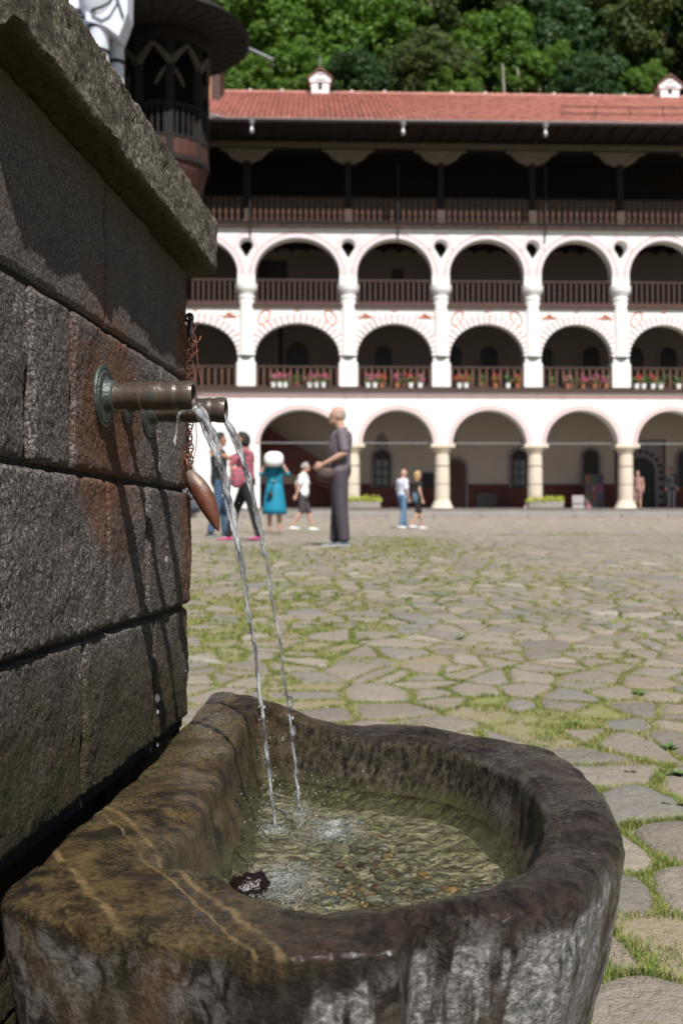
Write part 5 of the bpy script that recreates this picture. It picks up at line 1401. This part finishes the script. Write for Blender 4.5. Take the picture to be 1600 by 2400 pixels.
trees = [(560, 40, 66, 'grey', 0, 1.1, 'pale grey green tree showing beside the round balcony roof'), (548, 190, 60, 'grey', 0, .8, 'small silvery bush at the left end of the red roof'),
         (640, 95, 62, 'bright', 0, 1.0, 'bright green tree left of the nearer white chimney turret'), (800, 30, 66, 'bright', 0, 1.15, 'largest bright green tree above the white chimney turret'),
         (700, 200, 58, 'bright', 1, .62, 'low bright tree just left behind the white turret'), (905, 130, 61, 'bright', 1, 1.0, 'bright green tree right of the white turret'), (830, 215, 57, 'dark', 0, .5, 'small dark tree right behind the turret'),
         (1040, 50, 64, 'olive', 0, 1.1, 'olive brown tree near the middle of the hillside'), (1010, 190, 57, 'olive', 0, .62, 'low olive tree touching the middle of the ridge'), (1180, 20, 68, 'bright', 0, 1.0, 'tall mid green tree right of the middle'),
         (1160, 150, 60, 'bright', 1, .8, 'fresh green tree behind the middle right of the ridge'), (1300, 60, 67, 'dark', 0, 1.1, 'dark tree with bare pale trunk on the right'), (1270, 190, 57, 'bright', 1, .55, 'low bright shrub on the right half of the ridge'),
         (1400, 140, 60, 'dark', 0, .9, 'dark green tree left of the far right turret'), (1450, 20, 68, 'dark', 0, 1.0, 'dark tree high on the right'), (1530, 90, 59, 'olive', 0, 1.0, 'dull green large leafed tree at the right edge above the turret'),
         (1660, 60, 62, 'dark', 0, 1.1, 'dark tree cut by the right edge of the photo'), (430, 30, 68, 'dark', 0, 1.0, 'dark tree hidden behind the round balcony roof'), (1380, 215, 55.5, 'dark', 0, .5, 'small dark shrub behind the snow guard roof'), (1060, 215, 55.5, 'bright', 1, .4, 'small leafy shrub peeping over the middle ridge'),
         (1490, 215, 56, 'bright', 1, .45, 'little bright shrub just left of the far turret'), (950, 40, 74, 'dark', 0, 1.2, 'dark tree standing behind the bright ones'), (700, -30, 76, 'bright', 0, 1.1, 'bright tree highest on the left hillside'), (1250, -40, 80, 'dark', 0, 1.2, 'dark tree highest on the right hillside'), (600, 210, 57, 'bright', 1, .55, 'low bright bush over the left end of the ridge')]
for i, (a, b, Y, kd, vr, s, lab) in enumerate(trees):
    c = px(a, b, Y); base = c.z-7*s-2
    root = empty('broadleaf_tree', (c.x, c.y, base), R.uniform(0, 6), label=lab, cat='tree', group=TG)
    inst('trunk', TM[i % 2], root, (0, 0, 0), sc=(s, s, (c.z-base)/7*.9)); inst('crown', CM[kd, vr], root, (0, 0, c.z-base), (R.uniform(-.15, .15), R.uniform(-.15, .15), R.uniform(0, 6)), s)
# far mass behind, only so no sky shows between the crowns
for i in range(26):
    x = -34+i*3.1+R.uniform(-1, 1); Y = 84+R.uniform(-4, 6); z = .40*Y+(i % 3)*3.4
    root = empty('broadleaf_tree', (x, Y, z-9), R.uniform(0, 6), label='dark tree far up the hillside behind the front row of trees', cat='tree', group='dark trees far up the hillside')
    inst('trunk', TM[0], root, sc=1.2); inst('crown', CM['dark', 0] if i % 3 else CM['olive', 0], root, (0, 0, 9), (0, 0, R.uniform(0, 6)), 1.25)
for (a0, b0, a1, b1) in ((1214, 150, 1236, 212), (1180, 140, 1187, 210)):
    p0, p1 = px(a0, b0, 55.5), px(a1, b1, 55.5); root = empty('bare_trunk', (p1.x, p1.y, p1.z-1.5), label='thin pale bare trunk leaning behind the ridge' if a0 == 1214 else 'thin grey upright stem behind the ridge', cat='tree trunk')
    mb = MB(); mb.tube([Vector((p1.x, p1.y, p1.z-1.5))-Vector(root.location), p0-Vector(root.location)], [.09, .05], 6); mb.build('trunk', simple('pale_bark', (.30, .27, .22)), root)
# ------------------------------------------------------------------ people
def pmat(n, c, v=.15, sc=8): return simple(n, c, .75, v, sc)
SKIN = pmat('skin_light', (.46, .27, .20), .08); SKIN2 = pmat('skin_tan', (.38, .19, .12), .08)
def remesh(o, vox):
    m = o.modifiers.new('join', 'REMESH'); m.mode = 'VOXEL'; m.voxel_size = vox; m.use_smooth_shade = True
    s = o.modifiers.new('soft', 'SMOOTH'); s.iterations = 3; s.factor = .5
def hring(c, rx, ry, n=14): return [Vector((c[0]+rx*cos(2*pi*k/n), c[1]+ry*sin(2*pi*k/n), c[2])) for k in range(n)]
def limb(mb, a, b, r0, r1, bulge=0.0, n=7):
    a, b = Vector(a), Vector(b); d = (b-a); e = d.normalized()
    P = [a-e*r0*.6, a-e*r0*.2]; Rr = [r0*.55, r0*.93]
    for i in range(n): t = i/(n-1); P.append(a.lerp(b, t)); Rr.append(r0+(r1-r0)*t+bulge*sin(pi*min(1, t*1.5)))
    P += [b+e*r1*.2, b+e*r1*.6]; Rr += [r1*.93, r1*.55]
    mb.tube(P, Rr, 10)
def person(loc, head_deg, H, P, cl, lab, vox=.014, grp=None):
    """P: pose joints for a figure 1.75 tall facing +x; cl: clothing"""
    k = H/1.75; root = empty('person', loc, radians(head_deg), label=lab, cat='person', group=grp); root.scale = (k, k, k)
    D = dict(lean=0.0, shL=(0, .185, 1.42), shR=(0, -.185, 1.42), elL=(-.03, .24, 1.13), elR=(-.03, -.24, 1.13), wrL=(.06, .25, .88), wrR=(.06, -.25, .88),
             hipL=(0, .095, .93), hipR=(0, -.095, .93), knL=(.02, .10, .50), knR=(.02, -.10, .50), anL=(0, .105, .09), anR=(0, -.105, .09), head=(.025, 0, 1.625), turn=0.0)
    D.update(P); g = cl.get
    f = 1.0+g('fat', 0.0)
    ln = D['lean']; sx = lambda z: ln*(z-.95)
    tors = [(.00, .0, .84, .085, .13), (.0, 0, .92, .115, .165), (.0, 0, 1.0, .115, .16), (.0, 0, 1.10, .105, .145), (.005, 0, 1.22, .115, .16), (.0, 0, 1.32, .12, .175), (-.005, 0, 1.40, .105, .175), (-.005, 0, 1.445, .075, .12), (0, 0, 1.475, .055, .06)]
    def torso(mb, grow, z0, z1, bag=0):
        rs = []
        for x, y, z, rx, ry in tors:
            if z0 <= z <= z1:
                ff = f if z < 1.3 else 1+(f-1)*.4
                rs.append(hring((x+sx(z)+(.03*(f-1)*4 if z < 1.25 else 0), y, z), rx*ff+grow+bag, ry*ff+grow+bag))
        mb.rings(rs)
    body = MB(); torso(body, 0, .8, 1.5)
    hd = Vector(D['head'])+Vector((sx(1.6), 0, 0)); Mh = Matrix.Rotation(D['turn'], 3, 'Z')
    body.tube([(sx(1.42)-.005, 0, 1.42), tuple(hd+Vector((-.015, 0, -.06)))], [.062, .054], 10)
    def hp(x, y, z): return hd+Mh @ Vector((x, y, z))
    body.ellip(hd+Vector((0, 0, .015)), (.098, .077, .112), 14, 10); body.ellip(hp(.028, 0, -.055), (.064, .056, .062), 12, 8)
    body.ellip(hp(.10, 0, -.012), (.020, .013, .024), 8, 6); body.ellip(hp(.085, 0, -.085), (.022, .024, .018), 8, 6)
    body.ellip(hp(.083, 0, -.052), (.018, .026, .010), 8, 6); body.ellip(hp(.082, 0, .03), (.018, .05, .012), 8, 6)
    for s_ in (1, -1): body.ellip(hp(-.005, s_*.078, -.005), (.018, .010, .030), 8, 6)
    for s_, L in ((1, 'L'), (-1, 'R')):
        sh, el, wr = (Vector(D['sh'+L]), Vector(D['el'+L]), Vector(D['wr'+L])); sh = sh+Vector((sx(1.42), 0, 0))
        limb(body, sh, el, .050, .038, .004); limb(body, el, wr, .040, .026, .004)
        d = (wr-el).normalized(); sd = Vector((0, s_, 0)); sd = (sd-d*sd.dot(d)).normalized(); up = d.cross(sd)
        bend = D.get('curl', .35)
        body.rings([[wr+d*t+up*(a_*cos(2*pi*q/10))+sd*(b_*sin(2*pi*q/10)) for q in range(10)] for t, a_, b_ in ((-.01, .022, .020), (.02, .030, .017), (.06, .038, .017), (.095, .036, .014))])
        for j, (o_, l_) in enumerate(((.030, .070), (.010, .078), (-.010, .073), (-.029, .058))):
            a0 = wr+d*.085+up*o_; a1 = a0+d*l_*.5-sd*l_*.12*bend; a2 = a1+d*l_*.38-sd*l_*.6*bend
            body.tube([a0, a1, a2], [.0098, .0090, .0078], 6)
        body.tube([wr+d*.03+up*.028, wr+d*.062+up*.052-sd*.006, wr+d*.095+up*.058-sd*.016], [.012, .011, .008], 6)
        hi, kn, an = (Vector(D['hip'+L]), Vector(D['kn'+L]), Vector(D['an'+L]))
        limb(body, hi, kn, .085*(1+(f-1)*.5), .052, .004); limb(body, kn, an, .054, .036, .010)
        body.ellip((an.x+.035, an.y, an.z-.055), (.075, .026, .022), 10, 6)
    b = body.build('body', g('skin', SKIN), root, smooth=True); remesh(b, vox*.8)
    # hair
    if g('hair'):
        mb = MB(); hl = g('hairlen', 0)
        rs = []
        for i in range(1, 9):
            t = pi*(.04+.52*i/9); rs.append([hp(-.012+.108*sin(t)*cos(2*pi*q/14)-(.018*(i/8)), .088*sin(t)*sin(2*pi*q/14), .02+.118*cos(t)+(.05*(i/8) if cos(2*pi*q/14) > .45 else -.035*(i/8))) for q in range(14)])
        mb.rings(rs)
        if hl: mb.rings([[hp(-.035+.085*cos(2*pi*q/12)*s2-.01, .092*sin(2*pi*q/12)*s2, z) for q in range(12)] for z, s2 in ((.06, .95), (.0, 1.0), (-.06, .98), (-hl, .7))])
        h_ = mb.build('hair', g('hair'), root, smooth=True); remesh(h_, .012)
    # top
    if g('top'):
        mb = MB(); torso(mb, .022, g('hem', .84), 1.46)
        mb.v = mb.v
        sl = g('sleeve', .75)
        for s_, L in ((1, 'L'), (-1, 'R')):
            sh, el, wr = (Vector(D['sh'+L])+Vector((sx(1.42), 0, 0)), Vector(D['el'+L]), Vector(D['wr'+L]))
            if sl <= 1: limb(mb, sh, sh.lerp(el, sl), .070, .062)
            else: limb(mb, sh, el, .068, .054); limb(mb, el, el.lerp(wr, sl-1), .054, .044)
        o = mb.build('shirt' if not g('dress') else 'bodice', g('top'), root, smooth=True); remesh(o, vox)
        o2 = MB(); o2.tube([Vector((sx(1.47)-.005+.062*cos(2*pi*q/12), .066*sin(2*pi*q/12), 1.468-.012*cos(2*pi*q/12))) for q in range(12)], .013, 6, closed=True); o2.build('collar', g('top'), root, smooth=True)
    if g('dress'):
        mb = MB(); rs = []
        for z, rx, ry in ((1.12, .13, .16), (1.0, .145, .19), (.85, .17, .215), (.7, .19, .235), (.55, .21, .255), (g('dlen', .46), .225, .27)):
            rs.append([Vector((rx*(1+.04*sin(q*3.1))*cos(2*pi*q/28), ry*(1+.04*sin(q*2.3))*sin(2*pi*q/28), z)) for q in range(28)])
        mb.rings(rs); mb.build('skirt', g('top'), root, smooth=True)
        mb = MB(); mb.tube([Vector((.135*cos(2*pi*q/20), .168*sin(2*pi*q/20), 1.13)) for q in range(20)], .012, 6, closed=True); mb.build('waist_seam', g('top'), root, smooth=True)
    # trousers
    if g('pants'):
        mb = MB(); rs = [hring((x+.0, y, z), rx*f+.016, ry*f+.014) for x, y, z, rx, ry in tors if .8 < z < 1.05]; mb.rings(rs)
        pl = g('plen', 1.0)
        for L in 'LR':
            hi, kn, an = (Vector(D['hip'+L]), Vector(D['kn'+L]), Vector(D['an'+L])); w_ = g('pw', 0.0)
            if pl >= 1: limb(mb, hi, kn, .104*(1+(f-1)*.5), .075+w_); limb(mb, kn, an+Vector((0, 0, .0)), .074+w_, .062+w_)
            else: limb(mb, hi, hi.lerp(kn, pl*1.25), .106, .086)
        o = mb.build('trousers' if pl >= 1 else 'shorts', g('pants'), root, smooth=True); remesh(o, vox)
    for L in 'LR':
        an = Vector(D['an'+L]); mb = MB(); zt = D.get('toe'+L, 0)
        sh_ = [(-.075, .028, .040), (-.05, .038, .055), (0, .042, .062), (.05, .045, .050), (.11, .048, .036), (.16, .042, .028), (.185, .025, .018)]
        mb.rings([[Vector((an.x+x, an.y+ry*cos(2*pi*q/12), max(0, an.z-.088+zt*(x+.05))+rz_*(.55+.5*sin(2*pi*q/12)) )) for q in range(12)] for x, ry, rz_ in sh_])
        o = mb.build('shoe', g('shoe', MT['black']), root, smooth=True)
        mb = MB(); mb.rings([[Vector((an.x+x, an.y+ry*1.08*cos(2*pi*q/12), max(0, an.z-.088+zt*(x+.05))+.007*(1+sin(2*pi*q/12)))) for q in range(12)] for x, ry, rz_ in sh_]); mb.build('sole', g('sole', MT['white']), o, smooth=True)
    for s_ in (1, -1):
        mb = MB(); mb.ellip(hp(.083, s_*.030, .008), (.010, .012, .008), 8, 6); mb.build('eye', MT['black'], root)
    return root
def at(xp, Y): return ((xp-800)/FPX*Y, Y, gz(Y)+.012)
GREYHAIR = pmat('grey_hair', (.28, .27, .26)); BLACKHAIR = pmat('black_hair', (.012, .010, .010)); BLOND = pmat('blond_hair', (.42, .28, .12)); WHITESH = MT['white']
def plaid():
    t = NT('red_plaid_cloth'); p = t.obj(); x, y, z = t.xyz(p)
    a = t.mr(t.m('SINE', t.m('MULTIPLY', z, 75)), -.1, .3); b = t.mr(t.m('SINE', t.m('MULTIPLY', t.m('ADD', x, y), 75)), -.1, .3)
    c = t.mix(t.m('MULTIPLY', a, .65), (.50, .045, .06), (.03, .03, .09)); c = t.mix(t.m('MULTIPLY', b, .6), c, (.06, .05, .10))
    c = t.mix(t.m('MULTIPLY', t.mr(t.m('SINE', t.m('MULTIPLY', z, 150)), .8, .95), .7), c, (.6, .45, .45)); return t.fin(c, .8)
def bag(root, name, c, r, mat, strap=None, rot=None):
    mb = MB(); rs = []
    for i in range(1, 10):
        t = pi*i/10; e = .75
        sg = lambda v, p: math.copysign(abs(v)**p, v)
        rs.append([Vector(c)+Vector((r[0]*sin(t)**e*sg(cos(2*pi*k/20), .8), r[1]*sin(t)**e*sg(sin(2*pi*k/20), .8), -r[2]*sg(cos(t), .85))) for k in range(20)])
    mb.rings(rs); o = mb.build(name, mat, root, smooth=True)
    if strap: m = MB(); m.tube(strap, .012, 6); m.build('strap', mat, o, smooth=True)
    return o
def hang(root, name, c, r, mat, lab, cat, strap=None):
    """a bag is a thing of its own, standing where the person holds it"""
    M = Matrix.Translation(root.location) @ Matrix.Rotation(root.rotation_euler.z, 4, 'Z') @ Matrix.Scale(root.scale.x, 4)
    e = empty(name, tuple(M @ Vector(c)), root.rotation_euler.z, label=lab, cat=cat); e.scale = root.scale
    o = bag(e, 'bag_body', (0, 0, 0), r, mat)
    if strap: m = MB(); m.tube([Vector(p)-Vector(c) for p in strap], .012, 6); m.build('strap', mat, e, smooth=True)
    return e
# tall bald man
TAUPE = pmat('taupe_grey_shirt_cloth', (.135, .11, .135), .12); TR = pmat('dark_mauve_trouser_cloth', (.055, .045, .058), .15)
m1 = person(at(797, 13.25), 180, 1.74, dict(elL=(-.06, .245, 1.15), wrL=(.20, .20, 1.02), elR=(-.03, -.24, 1.14), wrR=(.20, -.12, 1.02), head=(.05, 0, 1.63), anL=(-.05, .09, .09), anR=(.06, -.09, .09), knL=(-.01, .1, .5), knR=(.03, -.1, .5), lean=-.03, curl=.9),
            dict(skin=SKIN, top=TAUPE, pants=TR, shoe=pmat('grey_blue_trainers', (.10, .13, .16)), hem=.84, sleeve=.9, fat=.08, pw=.012), 'tall bald man in taupe shirt and dark trousers standing in profile facing left', .012)
mb = MB(); rs = []
for i in range(1, 8):
    t = pi*(.32+.36*i/8); rs.append([Vector((.030+.100*sin(t)*cos(a)-.003, .0785*sin(t)*sin(a), 1.642+.114*cos(t))) for a in [radians(70)+radians(220)*q/14 for q in range(15)]])
vs = [p for r_ in rs for p in r_]; mb.add(vs, [(j*15+i, j*15+i+1, j*15+15+i+1, j*15+15+i) for j in range(6) for i in range(14)]); mb.build('cropped_hair', pmat('stubble_grey', (.33, .25, .21)), m1, smooth=True)
hang(m1, 'shoulder_bag', (.17, .08, .90), (.12, .15, .10), pmat('brown_leather', (.07, .045, .04)), 'dark brown shoulder bag held at the waist of the tall bald man', 'bag', [(.1, .14, .98), (.08, .19, 1.2), (.03, .1, 1.47), (-.08, 0, 1.46), (-.12, -.12, 1.3), (-.05, -.19, 1.05), (.1, -.14, .95)])
# woman in plaid
pl_ = plaid()
m2 = person(at(578, 15.6), 180, 1.60, dict(elL=(.22, .20, 1.22), wrL=(.22, .22, 1.02), elR=(.26, -.16, 1.33), wrR=(.48, -.12, 1.40), anL=(-.20, .09, .10), knL=(-.10, .1, .5), anR=(.30, -.10, .09), knR=(.18, -.1, .51), head=(.04, 0, 1.62), lean=.05, curl=.6),
            dict(skin=SKIN2, hair=BLACKHAIR, hairlen=.12, top=pl_, pants=pmat('black_trousers', (.012, .012, .014)), shoe=pmat('hot_pink_trainers', (.50, .05, .20)), sole=pmat('dark_sole', (.03, .03, .03)), sleeve=1.1, hem=.84, fat=.10), 'woman in red plaid shirt and black trousers reaching out her arm')
hang(m2, 'plaid_bag', (.13, .24, 1.0), (.10, .07, .17), pl_, 'red plaid bag slung at the side of the black haired woman', 'bag', [(.13, .2, 1.15), (.06, .2, 1.4), (-.02, .1, 1.47)])
# man in black with jeans
m3 = person(at(512, 17.6), 20, 1.74, dict(elL=(-.02, .24, 1.15), wrL=(.14, .20, 1.02), knL=(.10, .1, .5), anL=(.14, .1, .09), anR=(-.16, -.1, .10), knR=(-.05, -.1, .5)), dict(skin=SKIN2, hair=BLACKHAIR, top=pmat('black_tee', (.015, .015, .017)), pants=pmat('blue_denim', (.045, .085, .15), .3), shoe=MT['black']), 'man in black tee and blue jeans partly hidden behind the falling water')
# woman in turquoise
TEAL = pmat('turquoise_dress_cloth', (.0, .19, .30), .12)
m4 = person(at(643, 20.5), -90, 1.55, dict(elL=(.10, .30, 1.30), wrL=(.16, .16, 1.58), elR=(.10, -.30, 1.30), wrR=(.16, -.16, 1.58), anL=(0, .11, .09), anR=(.0, -.11, .09), curl=.8), dict(skin=SKIN, hair=BLACKHAIR, top=TEAL, dress=1, dlen=.44, sleeve=1.15, shoe=pmat('brown_sandals', (.15, .09, .07))), 'woman in turquoise dress raising a white bag in front of her face')
hang(m4, 'white_bag', (.24, 0, 1.62), (.11, .21, .165), MT['white'], 'plump white bag held up over the face of the turquoise woman', 'bag')
hang(m4, 'small_black_pouch', (.22, -.08, .86), (.04, .06, .07), MT['black'], 'small black pouch hanging on the turquoise dress', 'pouch', [(.20, -.08, .9), (.16, .02, 1.2), (.10, .1, 1.42), (0, .12, 1.46)])
bk = MB(); bk.box(.145, .155, -.04, .04, 1.15, 1.165); bk.build('dress_buckle', MT['white'], m4)
# white shirt walker
m5 = person(at(708, 26), 8, 1.66, dict(lean=.06, elL=(-.14, .23, 1.15), wrL=(-.04, .25, .92), elR=(-.10, -.24, 1.14), wrR=(-.18, -.27, .90), knL=(.16, .1, .50), anL=(.26, .1, .10), knR=(-.02, -.1, .5), anR=(-.26, -.1, .12), head=(.05, 0, 1.62)), dict(skin=SKIN, hair=GREYHAIR, top=MT['white'], pants=pmat('dark_grey_shorts', (.05, .045, .05)), plen=.85, sleeve=.8, shoe=MT['white'], fat=.15), 'grey haired man in white shirt and dark shorts walking to the right')
# couple
m6 = person(at(943, 30.2), 30, 1.68, dict(lean=.0, knL=(.10, .1, .5), anL=(.16, .1, .09), anR=(-.14, -.1, .10), knR=(-.03, -.1, .5), head=(.05, 0, 1.62)), dict(skin=SKIN, hair=None, top=pmat('pale_blue_shirt', (.62, .66, .76)), pants=pmat('light_denim', (.10, .19, .32)), sleeve=.9, hem=.84, fat=.18, shoe=MT['white']), 'man in pale blue shirt and jeans walking beside the woman in black')
m7 = person(at(976, 30.0), 20, 1.62, dict(lean=.03, elR=(-.02, -.26, 1.14), wrR=(.06, -.29, .88), knL=(.14, .1, .5), anL=(.22, .1, .09), knR=(.0, -.1, .5), anR=(-.20, -.1, .12)), dict(skin=SKIN, hair=BLOND, hairlen=.17, top=pmat('black_top_cloth', (.018, .017, .018)), pants=pmat('black_shorts', (.010, .010, .010)), plen=.8, sleeve=.5, shoe=MT['white'], fat=.08), 'blonde woman in black top and shorts walking with a blue bag')
hang(m7, 'blue_bag', (-.12, -.14, .92), (.10, .09, .16), pmat('blue_denim_bag', (.07, .11, .17)), 'blue denim bag at the hip of the blonde woman', 'bag', [(-.1, -.14, 1.05), (-.05, -.12, 1.3), (0, .05, 1.46)])
q = (Matrix.Translation((0, FY, 0)) @ Matrix.Rotation(math.atan(FA), 4, 'Z')) @ Vector((U(1497, 1.3), 1.3, .82))
person(tuple(q), -120, 1.55, dict(), dict(skin=SKIN, hair=pmat('brown_hair', (.08, .04, .025)), top=pmat('pale_pink_top', (.34, .20, .18)), pants=pmat('pink_shorts', (.30, .17, .16)), plen=.7, sleeve=.4), 'figure in pale pink half hidden behind the right hand column')
q = (Matrix.Translation((0, FY, 0)) @ Matrix.Rotation(math.atan(FA), 4, 'Z')) @ Vector((U(1575, 1.6), 1.6, .82))
person(tuple(q), -80, 1.70, dict(), dict(skin=SKIN2, hair=BLACKHAIR, top=pmat('black_jacket', (.012, .012, .013)), pants=pmat('dusky_trousers', (.03, .032, .04)), sleeve=1.8), 'dark clothed figure standing in the shade beside the painted portal')
for me in bpy.data.meshes: pass
print('objects', len(bpy.data.objects))
